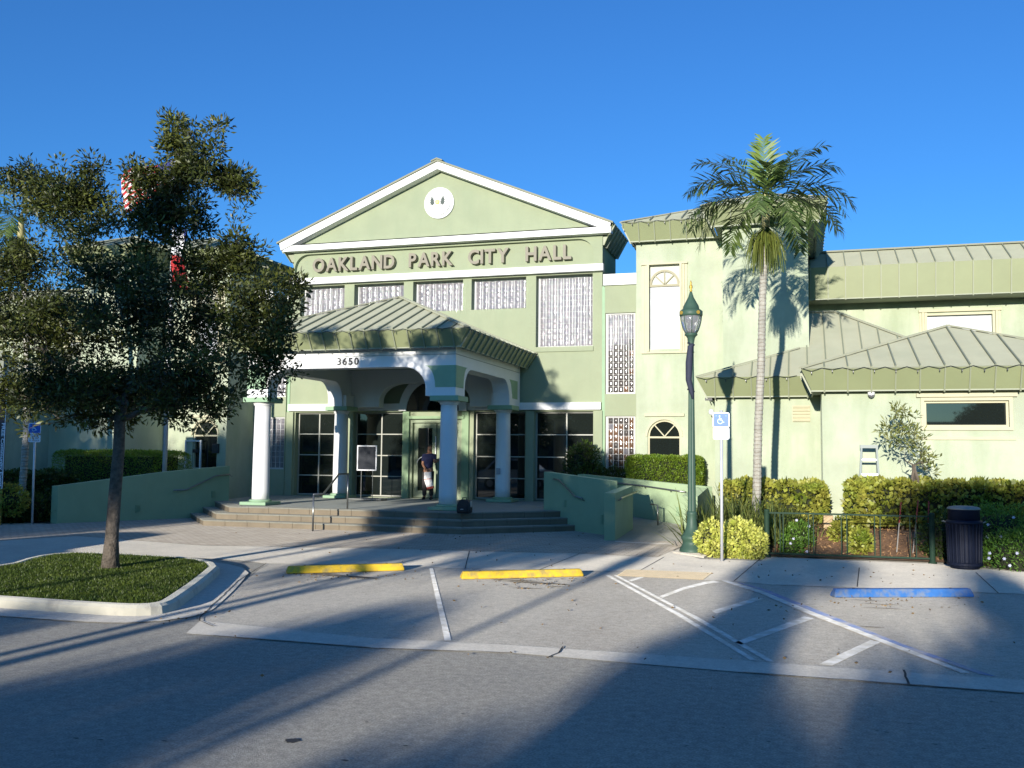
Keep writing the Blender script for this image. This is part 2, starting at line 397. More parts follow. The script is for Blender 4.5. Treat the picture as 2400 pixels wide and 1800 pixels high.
# sidewalk behind the bays
sw = [G(624, 1322), G(880, 1324), G(1064, 1333), G(1320, 1339), G(1498, 1339.5), G(1650, 1361), G(1721, 1363), G(1817, 1372), G(1954, 1377), G(2396, 1394), Vector((16, 15.2, 0)),
      Vector((16, 17.9, 0)), G(2400, 1342), G(2180, 1322), G(1795, 1306), G(1784, 1316), G(1640, 1311), G(1577, 1291), G(1541, 1307), G(1320, 1297), G(1240, 1296), G(943, 1288), G(760, 1284), G(466, 1279), G(179, 1257), G(0, 1268),
      Vector((-40, 17.2, 0)), Vector((-40, 12.6, 0)), G(0, 1345), G(123, 1297), G(253, 1297), G(560, 1314)]
sidewalk = struct(sheet('sidewalk', sw, .008, M_conc))
pv = [G(0, 1268), G(179, 1257), G(466, 1279), G(760, 1284), G(943, 1288), G(1240, 1296), G(1320, 1297), G(1541, 1307), G(1577, 1291), G(1625, 1268), Vector((-3., 22.6, 0)), Vector((-4, 30, 0)), Vector((-19.5, 30, 0)), Vector((-18.6, 20.5, 0)), Vector((-40, 18.6, 0)), Vector((-40, 17.2, 0))]
paving = struct(sheet('brick_paving', pv, .012, M_pav))
bedR = [Vector((-2.7, 30, 0)), G(1625, 1262), G(1640, 1306), G(1784, 1312), G(1795, 1302), G(2180, 1318), G(2400, 1338), Vector((16, 18.1, 0)), Vector((16, 30, 0))]
mulch = struct(sheet('mulch_bed', bedR, .03, M_mulch))
def bedz(x, y): 
    t = min(1, max(0, (y-19.15)/1.7)); return .032+.40*t*t*(3-2*t)+.03*math.sin(x*3.1+y)*math.sin(y*4)*t
mv, mf, nxm, nym = [], [], 70, 26
for jy in range(nym+1):
    for ix in range(nxm+1):
        x, y = -1.9+ix*14.5/nxm, 19.15+jy*3.83/nym; mv.append((x, y, bedz(x, y)+random.uniform(-.012, .012)*(0 < jy)))
for jy in range(nym):
    for ix in range(nxm): a = jy*(nxm+1)+ix; mf.append((a, a+1, a+nxm+2, a+nxm+1))
mound = struct(MB().add(mv, mf).build('mulch_mound', M_mulch, smooth=True))
soil = struct(sheet('planting_soil', [Vector((-40, 18.4, 0)), Vector((-18.9, 20.4, 0)), Vector((-17.2, 25, 0)), Vector((-17.2, 30, 0)), Vector((-40, 30, 0))], .03, M_soil))
lawn_far = struct(sheet('far_ground', [Vector((-300, 30, 0)), Vector((300, 30, 0)), Vector((300, 300, 0)), Vector((-300, 300, 0))], .004, M_soil))
# raised kerb island with grass
inner = [G(-420, 1340, .1), G(0, 1340, .1), G(123, 1299, .1), G(253, 1301, .1), G(505, 1316, .1), G(450, 1362, .1), G(394, 1400, .1), G(368, 1416, .1), G(330, 1421, .1), G(200, 1414, .1), G(0, 1400, .1), G(-420, 1376, .1)]
for _ in range(2):          # round the corners as cast
    q_ = []
    for i in range(len(inner)):
        a_, b_ = inner[i], inner[(i+1) % len(inner)]; q_ += [a_.lerp(b_, .25), a_.lerp(b_, .75)]
    inner = q_
def offs(P, d):
    out = []
    for i in range(len(P)):
        a, b, c = P[i-1], P[i], P[(i+1) % len(P)]
        t1 = (b-a).normalized(); t2 = (c-b).normalized(); n = Vector((t1.y+t2.y, -t1.x-t2.x, 0))
        n.normalize(); out.append(Vector((b.x, b.y, 0))-n*d)
    return out
inner0 = [Vector((p.x, p.y, 0)) for p in inner]
cx = sum((p.x for p in inner0))/len(inner0); cyy = sum((p.y for p in inner0))/len(inner0)
def grow(d):
    a = offs(inner0, d); b = offs(inner0, -d)
    return a if sum((p-Vector((cx, cyy, 0))).length for p in a) > sum((p-Vector((cx, cyy, 0))).length for p in b) else b
rings = [(0, .02), (0, .115), (.05, .135), (.13, .13), (.175, .10), (.19, .02), (.20, -.02)]
kb = MB(); n = len(inner0); vv = []
for d, z in rings:
    vv += [(p.x, p.y, z) for p in (grow(d) if d else inner0)]
kb.add(vv, [(k*n+i, k*n+(i+1) % n, (k+1)*n+(i+1) % n, (k+1)*n+i) for k in range(len(rings)-1) for i in range(n)])
kerb = struct(kb.build('island_kerb', M_curb, smooth=False))
gt = MB(); g1, g2 = grow(.19), [Vector((p.x, p.y, 0)) for p in grow(.62)]
idx = range(n)
gt.add([(p.x, p.y, .0125) for p in g1]+[(p.x, p.y, .0125) for p in g2], [(i, (i+1) % n, n+(i+1) % n, n+i) for i in idx])
kg = struct(gt.build('kerb_gutter', M_strip))
island = struct(sheet('island_soil', inner0, .10, M_soil))
# grass blades on the island
def inpoly(x, y, P):
    c = np.zeros(len(x), bool); j = len(P)-1
    for i in range(len(P)):
        xi, yi, xj, yj = P[i].x, P[i].y, P[j].x, P[j].y
        q = ((yi > y) != (yj > y)) & (x < (xj-xi)*(y-yi)/(yj-yi+1e-12)+xi); c ^= q; j = i
    return c
def blades(name, P, n, z, length, width, m_, parent=None, up=.8):
    xs = [p.x for p in P]; ys = [p.y for p in P]
    x = RNG.uniform(max(min(xs), -17), max(xs), n*2); y = RNG.uniform(min(ys), max(ys), n*2)
    k = inpoly(x, y, P); x = x[k][:n]; y = y[k][:n]
    C = np.stack([x, y, np.full(len(x), z)], 1)
    N = RNG.normal(size=C.shape)*.55; N[:, 2] = up
    V, F = leaves(C, N, length, width, curl=.15); return fastmesh(name, V, F, [m_], parent)
og = blades('island_grass', inner0, 95000, .10, .05, .011, M_grass)
og['kind'] = 'stuff'

# joints and cracks
def line(mb, pts, w, z, wob=0.):
    P = [Vector((p.x, p.y, z)) for p in pts]
    if wob:
        Q = [P[0]]
        for a, b in zip(P[:-1], P[1:]):
            k = max(2, int((b-a).length/.12))
            for i in range(1, k+1):
                q = a.lerp(b, i/k); Q.append(q+Vector((random.uniform(-wob, wob), random.uniform(-wob, wob), 0)) if i < k else q)
        P = Q
    for a, b in zip(P[:-1], P[1:]):
        d = (b-a); nn = Vector((-d.y, d.x, 0)).normalized()*w/2; e = d.normalized()*w*.3
        mb.add([a-nn-e, b-nn+e, b+nn+e, a+nn-e], [(0, 1, 2, 3)])
j = MB()
for a, b in [((1358, 1299), (1261, 1338)), ((1556, 1307), (1498, 1340)), ((1784, 1309), (1721, 1363)), ((2014, 1332), (2009, 1377)), ((2287, 1343), (2340, 1392)), ((1100, 1293), (1090, 1334))]:
    line(j, [G(*a), G(*b)], .016, .0125)
line(j, [G(624, 1322), G(560, 1362), G(469, 1449), G(468, 1458), G(500, 1471)], .014, .0165, .008)
line(j, [G(1817, 1372), G(1954, 1377), G(2396, 1394)], .012, .0125)
struct(j.build('pavement_joint', M_crack))
j = MB()
line(j, [G(1319, 1519), G(1310, 1533), G(1284, 1545)], .015, .0165, .02)
line(j, [G(2118, 1574), G(2122, 1590), G(2130, 1607)], .02, .0165, .02)
line(j, [LOG[1]+Vector((.1, 0, 0)), LOG[2]], .012, .0125, .02)
line(j, [LOG[3], LOG[4]], .014, .0125, .012)
line(j, [G(500, 1492), LOG[1]], .014, .0125, .012)
struct(j.build('pavement_crack', M_crack))

# painted markings: parts of the parking lot
def stripe(name, pts, m_, z=.0085, parent=None):
    P = [G(*p) for p in pts]
    return MB().add([(p.x, p.y, z) for p in P], [tuple(range(len(P)))]).build(name, m_, parent or parking)
stripe('painted_line', [(1006, 1333), (1015, 1333), (1058, 1503), (1042, 1503)], M_paint)
stripe('painted_line', [(1418, 1349), (1428, 1349), (1600, 1443), (1775, 1550), (1758, 1549), (1585, 1443)], M_paint)
stripe('painted_line', [(1438, 1349), (1448, 1350), (1640, 1450), (1816, 1553), (1797, 1552), (1625, 1450)], M_paint)
stripe('painted_line', [(1472, 1361), (1510, 1350), (1516, 1352), (1480, 1364)], M_paint)
stripe('painted_line', [(1545, 1399), (1600, 1378), (1650, 1365), (1672, 1362), (1690, 1366), (1660, 1369), (1605, 1383), (1553, 1403)], M_paint)
stripe('painted_line', [(1668, 1433), (1775, 1401), (1790, 1405), (1680, 1440)], M_paint)
stripe('painted_line', [(1722, 1507), (1885, 1446), (1908, 1451), (1738, 1513)], M_paint)
stripe('painted_line', [(1920, 1558), (2040, 1502), (2064, 1507), (1950, 1562)], M_paint)
stripe('painted_line', [(1690, 1362), (1706, 1363), (1790, 1388), (1900, 1434), (2100, 1513), (2274, 1580), (2252, 1580), (2085, 1516), (1885, 1437), (1780, 1392), (1700, 1366)], M_paint, .0125)
stripe('blue_painted_line', [(1716, 1362), (1800, 1384), (1915, 1431), (2115, 1511), (2335, 1588), (2296, 1582), (2098, 1513), (1898, 1433), (1790, 1387)], M_bpaint)
lit = []
for (px, py, sx, sy, k) in ((800, 1352, 90, 6, 60), (1240, 1366, 90, 8, 70), (2080, 1415, 120, 10, 60), (1980, 1345, 150, 14, 40), (1300, 1300, 400, 25, 70), (1100, 1255, 200, 6, 60), (1600, 1450, 500, 60, 60), (420, 1440, 60, 20, 40)):
    for _ in range(k):
        lit.append(G(px+random.gauss(0, sx), max(1250, py+random.gauss(0, sy))))
C_ = np.array([(p.x, p.y, .020) for p in lit]); N_ = RNG.normal(size=C_.shape); N_[:, 2] *= .15
V_, F_ = leaves(C_, N_, .045, .022, curl=.1)
ll_ = fastmesh('leaf_litter', V_, F_, [mat('dead_leaf', (.14, .09, .04), .9, .0, 8, col2=(.30, .20, .09), rand=.4)]); ll_['kind'] = 'stuff'
# tactile paving
tp = [G(1466, 1337), G(1668, 1345), G(1648, 1361), G(1446, 1351)]
tac = MB().add([(p.x, p.y, .0125) for p in tp], [(0, 1, 2, 3)]).build('tactile_strip', mat('tactile_base', (.48, .42, .33), .9, .1, 9, oren=1.), sidewalk)
M_tac = mat('tactile_yellow', (.62, .50, .32), .85, .1, 9, oren=1.)
for i in range(34):
    t = (i+.5)/34; a = tp[0].lerp(tp[1], min(1, t+.008)); b = tp[3].lerp(tp[2], t)
    MB().bar((a.x, a.y, .018), (b.x, b.y, .016), .028, .008).build('tactile_rib', M_tac, tac)
# oily marks, drain spot
def blot(px, py, rx, ry, m_, z, name='oil_stain'):
    c = G(px, py); P = []
    for i in range(22):
        a = 2*math.pi*i/22; k = random.uniform(.75, 1.15); P.append((c.x+math.cos(a)*rx*k, c.y+math.sin(a)*ry*k, z))
    return MB().add(P, [tuple(range(22))]).build(name, m_, parking if name == 'oil_stain' else road)
M_oil = mat('oil_stain', (.13, .09, .06), .8, .4, 8, col2=(.30, .25, .20))
for px, py, rx, ry in [(795, 1351, .5, .06), (848, 1355, .28, .09), (760, 1346, .35, .04), (1210, 1362, .45, .05), (1260, 1368, .5, .06), (1190, 1357, .28, .03), (1300, 1376, .16, .03), (1236, 1380, .22, .03),
                       (2060, 1418, .25, .02), (2075, 1428, .3, .02), (2030, 1409, .2, .02), (2043, 1472, .13, .02)]:
    blot(px, py, rx, ry, M_oil, .0125)
blot(686, 1737, .055, .05, M_crack, .004, 'asphalt_patch')
for _ in range(26):
    px, py = random.uniform(30, 2380), random.uniform(1640, 1790)
    c = G(px, py); rr = random.uniform(.006, .016)
    if py > 1640 or random.random() < .6:
        MB().add([(c.x+math.cos(a)*rr*random.uniform(.6, 1.3)*1.6, c.y+math.sin(a)*rr*random.uniform(.5, 1), .0125 if py < 1600 else .012) for a in [k*math.pi/4 for k in range(8)]], [tuple(range(8))]).build('surface_pit', M_crack, road)

# ================================================================== CITY HALL
MX = -22.65                                      # mirror sum: x -> MX-x about the middle of the building
hall = thing('city_hall', 'sage green two-storey city hall with white gable and columned porch', 'building', ((MX)/2, 29, 0))
YF = 29.
XL, XR = -16.75, -5.9
def holes_wall(x0, x1, z0, z1, holes, y0, y1):
    xs = sorted({x0, x1, *[h[0] for h in holes], *[h[1] for h in holes]}); zs = sorted({z0, z1, *[h[2] for h in holes], *[h[3] for h in holes]})
    xs = [x for x in xs if x0 <= x <= x1]; zs = [z for z in zs if z0 <= z <= z1]
    mb = MB()
    for a, b in zip(xs[:-1], xs[1:]):
        run = None
        for c, d in zip(zs[:-1], zs[1:]):
            mx, mz = (a+b)/2, (c+d)/2
            inh = any(h[0] < mx < h[1] and h[2] < mz < h[3] for h in holes)
            if inh:
                if run: mb.box(a, b, y0, y1, run[0], run[1]); run = None
            else: run = (run[0], d) if run else (c, d)
        if run: mb.box(a, b, y0, y1, run[0], run[1])
    return mb
FLOOR = .48
zA0, zA1 = W(1043, 570.5, 28.9).z, W(1043, 557, 28.9).z      # band under the pediment
zB0, zB1 = W(1043, 652, 28.9).z, W(1043, 637, 28.9).z        # band over the upper windows
zC0, zC1 = W(1330, 960, 28.9).z, W(1330, 943, 28.9).z        # band over the ground floor
up = [rectW(704, 672, 807, 745, YF), rectW(830, 666, 946, 737, YF), rectW(968, 657, 1085, 729, YF), rectW(1105, 651, 1233, 724, YF), rectW(1256, 641, 1389, 812, YF)]
zt = up[3][3]; zb = up[3][2]
up = [(a, b, zb, zt) for a, b, c, d in up[:4]]+[(up[4][0], up[4][1], up[4][2], zt)]
lowpx = [(690, 790), (826, 942), (959, 1079), (1109, 1230), (1251, 1390)]
lo = []
zl = W(1320, 964, YF).z
for a, b in lowpx: lo.append((W(a, 1080, YF).x, W(b, 1080, YF).x, FLOOR, zl))
zdoor = W(1019, 982, YF).z
lo[2] = (lo[2][0], lo[2][1], FLOOR, zdoor)
# fanlight arch over the door: opening as stepped cells hidden behind an arched frame
dx = (lo[2][0]+lo[2][1])/2; dr = (lo[2][1]-lo[2][0])/2
wall = holes_wall(XL, XR, 0, zB1-.02, up+lo, YF, YF+.34)
wall.build('front_wall', M_main, hall)
# wall above band B with the sunk name panel
pL, pR = W(691, 625, YF).x, W(1391, 590, YF).x; pT = zA0-.08; pB = zB1+.10
MB().box(XL, XR, YF+.14, YF+.34, zB1-.02, zA1+.4).build('name_panel', M_main, hall)
w2 = holes_wall(XL, XR, zB1-.02, zA1+.1, [(pL, pR, pB, pT)], YF, YF+.14)
rr = .5
for s, X in ((1, pL), (-1, pR)):
    P = [(X, YF, pT)]+[(X+s*(rr-rr*math.sin(t)), YF, pT-rr+rr*math.cos(t)) for t in [math.pi/2*k/8 for k in range(8, -1, -1)]]
    P = [P[0]]+P[1:]; w2.prism(P, (0, .14, 0))
w2.build('panel_surround', M_main, hall)
# pediment
tipL, tipR = W(661, 574, 28.7), W(1438, 521, 28.7); apx = W(1029, 379, 28.7)
xm = MX/2-.03; hw = (tipR.x-tipL.x)/2; zt0 = (tipL.z+tipR.z)/2+.02; zap = apx.z
MB().prism([(XL, YF, zA1), (XR, YF, zA1), (XR, YF, zA1+.2), (xm, YF, zap-.15), (XL, YF, zA1+.2)], (0, .34, 0)).build('pediment_wall', M_main, hall)
for s in (-1, 1):
    e = Vector((xm+s*hw, 0, zt0)); a = Vector((xm, 0, zap)); d = (a-e).normalized(); nn = Vector((-d.z, 0, d.x)) if s < 0 else Vector((d.z, 0, -d.x))
    if nn.z > 0: nn = -nn
    q = [e, a, a+Vector((0, 0, -.245)), e+Vector((-s*.06, 0, -.25))]
    MB().prism([(p.x, 28.66, p.z) for p in q], (0, .33, 0)).build('raking_trim', M_white, hall)
    # thin metal edge over it and the roof behind, a shallow block open to the sky at the back
    up_n = -nn; q = [e+Vector((s*.08, 0, -.03)), a+Vector((0, 0, 0.002)), a+Vector((0, 0, .06)), e+Vector((s*.08, 0, .03))]
    MB().prism([(p.x, 28.6, p.z) for p in q], (0, 2.75, 0)).build('gable_roof', M_roof, hall)
    # leaning metal eave down the side
    x0 = e.x+s*.08
    P = [(x0, 28.72, e.z), (x0, 31.3, e.z), (x0-s*.34, 31.3, e.z-.62), (x0-s*.34, 28.98, e.z-.62)]
    seamed(hall, P, P[0], (0, 1, 0), (s*.34, 0, .62), .42, M_fascia, .12, outward=(s, 0, 0), tail=.03)
    MB().prism([(x0-s*.03, 29.06, e.z-.06), (x0-s*.36, 29.06, e.z-.60), (x0-s*.52, 29.06, e.z-.60), (x0-s*.52, 29.06, e.z-.06)], (0, 2.24, 0)).build('eave_block', M_seam, hall)
MB().prism([(xm-.2, 28.57, zap-.01), (xm, 28.57, zap+.065), (xm+.2, 28.57, zap-.01), (xm+.2, 28.57, zap+.03), (xm, 28.57, zap+.11), (xm-.2, 28.57, zap+.03)], (0, 2.8, 0)).build('ridge_cap', M_roof, hall)
MB().box(XL-.28, XR+.32, 28.72, YF-.002, zA0, zA1).build('cornice_band', M_white, hall)
MB().box(XL-.1, XR+.06, 28.80, YF-.002, zB0, zB1).build('cornice_band', M_white, hall)
MB().box(XL+.0, XR-.02, 28.86, YF-.002, zC0, zC1).build('cornice_band', M_white, hall)
# side walls of the gable block, behind
for s, X in ((1, XR), (-1, XL)):
    MB().box(min(X, X-s*.3), max(X, X-s*.3), YF+.342, 31.2, 0, zt0-.3).build('side_wall', M_green, hall)
MB().box(XL+.31, XR-.31, 31.0, 31.2, 0, zA1+.1).build('rear_wall', M_green, hall)
MB().prism([(XL+.2, 31.0, zA1+.1), (XR-.2, 31.0, zA1+.1), (xm, 31.0, zap-.3)], (0, .2, 0)).build('rear_gable', M_green, hall)
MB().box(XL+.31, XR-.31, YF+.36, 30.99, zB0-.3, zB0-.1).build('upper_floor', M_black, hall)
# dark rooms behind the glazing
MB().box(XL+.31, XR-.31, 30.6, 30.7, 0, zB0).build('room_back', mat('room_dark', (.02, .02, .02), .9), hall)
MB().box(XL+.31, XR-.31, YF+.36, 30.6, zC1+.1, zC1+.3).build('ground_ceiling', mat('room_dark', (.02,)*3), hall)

# lettering
def text_mesh(txt, size, depth, offset=0., shear=0.):
    cu = bpy.data.curves.new('t', 'FONT'); cu.body = txt; cu.size = size; cu.extrude = depth/2; cu.offset = offset; cu.shear = shear
    cu.resolution_u = 3
    ob = bpy.data.objects.new('t', cu); COL.objects.link(ob)
    dg = bpy.context.evaluated_depsgraph_get(); me = bpy.data.meshes.new_from_object(ob.evaluated_get(dg))
    COL.objects.unlink(ob); bpy.data.objects.remove(ob); bpy.data.curves.remove(cu)
    return me
def letters(word, xa, xb, z, h, Y, m_, parent, depth=.12, offset=.012, name='letter', gap=.06, M=None):
    """single letters set upright on a wall facing -Y, filling xa..xb"""
    ms = [text_mesh(c, h/.69, depth, offset) for c in word]; bb = []
    for me in ms:
        xs = [v.co.x for v in me.vertices]; bb.append((min(xs), max(xs)))
    tot = sum(b-a for a, b in bb); k = (xb-xa)/(tot+gap*(len(word)-1)); x = xa
    for me, (a, b), c in zip(ms, bb, word):
        for v in me.vertices:
            p = v.co.copy(); v.co = (x+(p.x-a)*k, Y-p.z, z+p.y)
        o_ = org(parent)
        for v in me.vertices: v.co -= o_
        bm = bmesh.new(); bm.from_mesh(me); bmesh.ops.recalc_face_normals(bm, faces=bm.faces); bm.to_mesh(me); bm.free()
        me.materials.clear(); me.materials.append(m_)
        o = bpy.data.objects.new(name, me); COL.objects.link(o); o.parent = parent; o['label'] = 'letter '+c if c.isalpha() else 'numeral '+c
        x += (b-a+gap)*k
YP = YF+.14
zL = (W(850, 637, YP).z+W(1290, 606, YP).z)/2; hL = W(1290, 574, YP).z-W(1290, 606, YP).z
for word, a, b in (('OAKLAND', 739, 930), ('PARK', 963, 1066), ('CITY', 1101, 1196), ('HALL', 1235, 1342)):
    letters(word, W(a, 610, YP).x, W(b, 600, YP).x, zL-.01, hL, YP-.11, M_letter, hall, depth=.16, offset=.018)
# round emblem
ec = W(1028, 475, 28.9)
def disc(c, r, y0, y1, n=40):
    return MB().prism([(c.x+r*math.cos(2*math.pi*i/n), y0, c.z+r*math.sin(2*math.pi*i/n)) for i in range(n)], (0, y1-y0, 0))
emb = disc(ec, .52, 28.93, YF-.002).build('round_emblem', M_white, hall)
disc(ec+Vector((-.02, 0, .01)), .43, 28.87, 28.93).build('emblem_disc', M_white, emb)
rg = MB()
for r in (.395,):
    c = ec+Vector((-.02, 0, .01)); k = 40
    for i in range(k):
        a, b = 2*math.pi*i/k, 2*math.pi*(i+1)/k
        rg.add([(c.x+q*math.cos(t), 28.867, c.z+q*math.sin(t)) for q, t in ((r, a), (r, b), (r-.007, b), (r-.007, a))], [(0, 1, 2, 3)])
rg.build('emblem_ring', mat('ring_grey', (.34, .34, .33), .7), emb)
for s in (-1, 1):
    lc = ec+Vector((-.03+s*.185, 0, .06)); P = []
    prof = [(0, -.15), (.045, -.10), (.075, -.115), (.05, -.06), (.085, -.03), (.04, -.02), (.075, .035), (.035, .03), (.055, .09), (.022, .075), (.02, .15), (0, .12)]
    prof = [(x*1.15, z*1.05) for x, z in prof]
    for x, z in prof: P.append((x, z))
    for x, z in reversed(prof[1:-1]): P.append((-x, z))
    t = -s*.10
    MB().prism([(lc.x+x*math.cos(t)-z*math.sin(t), 28.858, lc.z+x*math.sin(t)+z*math.cos(t)) for x, z in P], (0, .012, 0)).build('oak_leaf_badge', mat('badge_dark', (.05, .07, .06), .6), emb)
disc(ec+Vector((-.03, 0, .015)), .075, 28.85, 28.87, 24).build('emblem_sun', mat('emblem_gold', (.62, .36, .05), .5), emb)
disc(ec+Vector((-.03, 0, .015)), .052, 28.842, 28.85, 24).build('emblem_sun_core', mat('emblem_yellow', (.85, .65, .25), .5), emb)

# glass-block windows: each block a cushion of glass set in white mortar
def block_mesh(w_, h_, m_, seed):
    me = bpy.data.meshes.new('glass_block'); N = 7; V = []; F = []; rnd = random.Random(seed)
    ph = rnd.uniform(0, 6)
    for j_ in range(N):
        for i in range(N):
            u, v = i/(N-1)*2-1, j_/(N-1)*2-1
            bul = .019*(1-u*u)+.0016*math.sin(4*v+ph)+.0008*math.sin(7*v+2*ph+3*u)
            V.append((u*w_/2, -bul, v*h_/2))
    for j_ in range(N-1):
        for i in range(N-1):
            a = j_*N+i; F.append((a, a+1, a+N+1, a+N))
    me.from_pydata(V, [], F); me.materials.append(m_)
    for p in me.polygons: p.use_smooth = True
    return me
def glassblocks(rect, Y, nx, nz, parent, brown=.15, stuff=False, seed=0):
    x0, x1, z0, z1 = rect; rnd = random.Random(seed)
    win = MB().box(x0+.002, x1-.002, Y+.03, Y+.10, z0+.002, z1-.002).build('glass_block_window', M_mortar, parent)
    fr = MB()
    fr.box(x0, x0+.05, Y-.02, Y+.03, z0, z1); fr.box(x1-.05, x1, Y-.02, Y+.03, z0, z1); fr.box(x0+.05, x1-.05, Y-.02, Y+.03, z1-.04, z1); fr.box(x0+.05, x1-.05, Y-.02, Y+.03, z0, z0+.04)
    fr.build('window_frame', M_mortar, win)
    X0, X1, Z0, Z1 = x0+.06, x1-.06, z0+.05, z1-.05; pw, ph = (X1-X0)/nx, (Z1-Z0)/nz
    kinds = [block_mesh(pw-.028, ph-.012, (M_block, M_block, M_block, M_blockb, M_blockd)[q], seed*7+q) for q in range(5)]
    o_ = org(parent); allb = []
    # vertical mortar ribs stand a little proud and are rounded, as laid
    rb = MB()
    for i in range(nx+1):
        pts = [(X0+i*pw+rnd.uniform(-.003, .003), Y+.026, Z0+(Z1-Z0)*k/(nz*2)) for k in range(nz*2+1)]
        rb.tube(pts, [.009+rnd.random()*.012*(rnd.random() < .5) for _ in pts], 6)
    rb.build('mortar_rib', M_mortar, win, smooth=True)
    if stuff:
        mb = MB()
        for i in range(nx):
            for k in range(nz):
                cxx, cz = X0+(i+.5)*pw, Z0+(k+.5)*ph; me = kinds[rnd.randrange(4)]
                mb.add([(v.co.x+cxx, v.co.y+Y+.022, v.co.z+cz) for v in me.vertices], [tuple(p.vertices) for p in me.polygons])
        o = mb.build('glass_block', M_block, win, smooth=True, kind='stuff'); return win
    for i in range(nx):
        for k in range(nz):
            q = (3 if rnd.random() < (.18 if nz > 12 else .5) else 4) if rnd.random() < (brown if brown < .5 or nz < 12 else (.93 if k < nz*.52+i*.4 else .04)) else rnd.randrange(3)
            o = bpy.data.objects.new('glass_block', kinds[q]); COL.objects.link(o); o.parent = win
            o.location = Vector((X0+(i+.5)*pw, Y+.022, Z0+(k+.5)*ph))-o_
            o.rotation_euler = (rnd.gauss(0, .010), 0, rnd.gauss(0, .008))
    return win
for i, r in enumerate(up):
    tall = i == 4
    glassblocks(r, YF+.30, 9 if tall else 8, 12 if tall else 5, hall, [.35, 0, 0, 0, 0][i], stuff=(i == 0), seed=i+1)
    MB().box(r[0]-.03, r[1]+.03, YF-.05, YF-.002, r[2]-.16, r[2]-.02).build('sill', M_main, hall) if tall else None

# ground-floor glazing
def glazing(rect, cols, rows_z, parent, Y, cut=None, m_=M_clearg, fw=.042, name='window'):
    x0, x1, z0, z1 = rect
    fr = MB(); zs = [z0]+rows_z+[z1]; xs = [x0]+[x0+(x1-x0)*c for c in cols]+[x1]
    fr.box(x0, x0+fw, Y-.03, Y+.06, z0, z1); fr.box(x1-fw, x1, Y-.03, Y+.06, z0, z1)
    fr.box(x0+fw, x1-fw, Y-.03, Y+.06, z0, z0+fw); fr.box(x0+fw, x1-fw, Y-.03, Y+.06, z1-fw, z1)
    for x in xs[1:-1]: fr.box(x-fw/2, x+fw/2, Y-.032, Y+.058, z0+fw, z1-fw)
    for z in zs[1:-1]:
        for a, b in zip(xs[:-1], xs[1:]): fr.box(a+fw*(.5 if a != x0 else 1), b-fw*(.5 if b != x1 else 1), Y-.028, Y+.054, z-fw*.4, z+fw*.4)
    wn = fr.build(name, M_frame, parent)
    for a, b in zip(xs[:-1], xs[1:]):
        for c, d in zip(zs[:-1], zs[1:]):
            p = MB().box(a+.01, b-.01, Y+.012, Y+.024, c+.01, d-.01).build('pane', m_, wn)
    return wn
rz = [W(1290, y, YF+.25).z for y in (1123, 1071.5, 1019)]
for i in (0, 1, 3, 4):
    glazing((lo[i][0]+.004, lo[i][1]-.004, FLOOR+.02, zl-.004), [.53 if i else .5], rz, hall, YF+.25)
# pilasters between the lower windows
for a, b in ((668, 684), (942, 957), (1081, 1097), (1232, 1250), (1391, 1411)):
    x0, x1 = W(a, 1080, 28.9).x, W(b, 1080, 28.9).x
    MB().box(x0, x1, 28.90, YF-.002, FLOOR-.02, zC0-.04).build('pilaster', M_green if a < 1200 and a > 900 else M_main, hall)
# doorway: frame, two leaves with half-round pulls, dark fanlight in a white arch
db = FLOOR+.01; x0, x1 = lo[2][0], lo[2][1]
fr = MB(); fr.box(x0+.004, x0+.09, YF+.02, YF+.2, db, zdoor); fr.box(x1-.09, x1-.004, YF+.02, YF+.2, db, zdoor); fr.box(x0+.09, x1-.09, YF+.02, YF+.2, zdoor-.12, zdoor-.004)
dfr = fr.build('door_frame', mat('door_green', (.25, .30, .19), .6, .05, 3), hall)
xm_ = (x0+x1)/2
for s, a, b in ((-1, x0+.10, xm_-.012), (1, xm_+.012, x1-.10)):
    g = .14; d_ = MB()
    y0, y1 = YF+.16, YF+.21; z0, z1 = db+.01, zdoor-.13
    d_.box(a, a+g, y0, y1, z0, z1); d_.box(b-g, b, y0, y1, z0, z1); d_.box(a+g, b-g, y0, y1, z0, z0+.22); d_.box(a+g, b-g, y0, y1, z1-.16, z1)
    dd = d_.build('door', mat('door_green', (.4,)*3), hall)
    MB().box(a+g-.01, b-g+.01, y0+.02, y0+.03, z0+.2, z1-.14).build('pane', M_clearg, dd)
    hc = Vector(((a+b)/2, y0-.03, 1.62)); R_ = .26
    MB().tube([(hc.x+R_*math.cos(t), hc.y, hc.z+R_*.8*math.sin(t)) for t in [math.pi*k/14 for k in range(15)]], .018, 8).build('door_pull', mat('pull_white', (.75, .75, .72), .3), dd, smooth=True)
MB().bar((xm_-.02, YF+.13, 1.75), (xm_-.02, YF+.13, 2.5), .035).build('door_bar', mat('pull_white', (.75,)*3), hall)
# half-round fanlight recess: dark arch face set proud of the wall with a white surround
zc = zC0-.02; ra = (W(1079, 958, YF).x-W(959, 958, YF).x)/2+.02; ax = (W(1079, 958, YF).x+W(959, 958, YF).x)/2
arch = [(ax+ra*math.cos(t), zc+ra*1.05*math.sin(t)) for t in [math.pi*k/20 for k in range(21)]]
MB().prism([(x, 28.82, z) for x, z in arch], (0, .035, 0)).build('fanlight', M_glass, hall)
arch2 = [(ax+(ra+.26)*math.cos(t), zc+(ra+.26)*1.05*math.sin(t)) for t in [math.pi*k/20 for k in range(21)]]
ring = [(x, 28.78, z) for x, z in arch2]+[(x, 28.78, z) for x, z in reversed(arch)]
MB().prism(ring, (0, .07, 0)).build('arch_surround', M_white, hall)
MB().box(lo[2][0]-.15, lo[2][1]+.15, 28.84, YF-.002, zdoor+.0, zdoor+.09).build('door_head', M_green, hall)

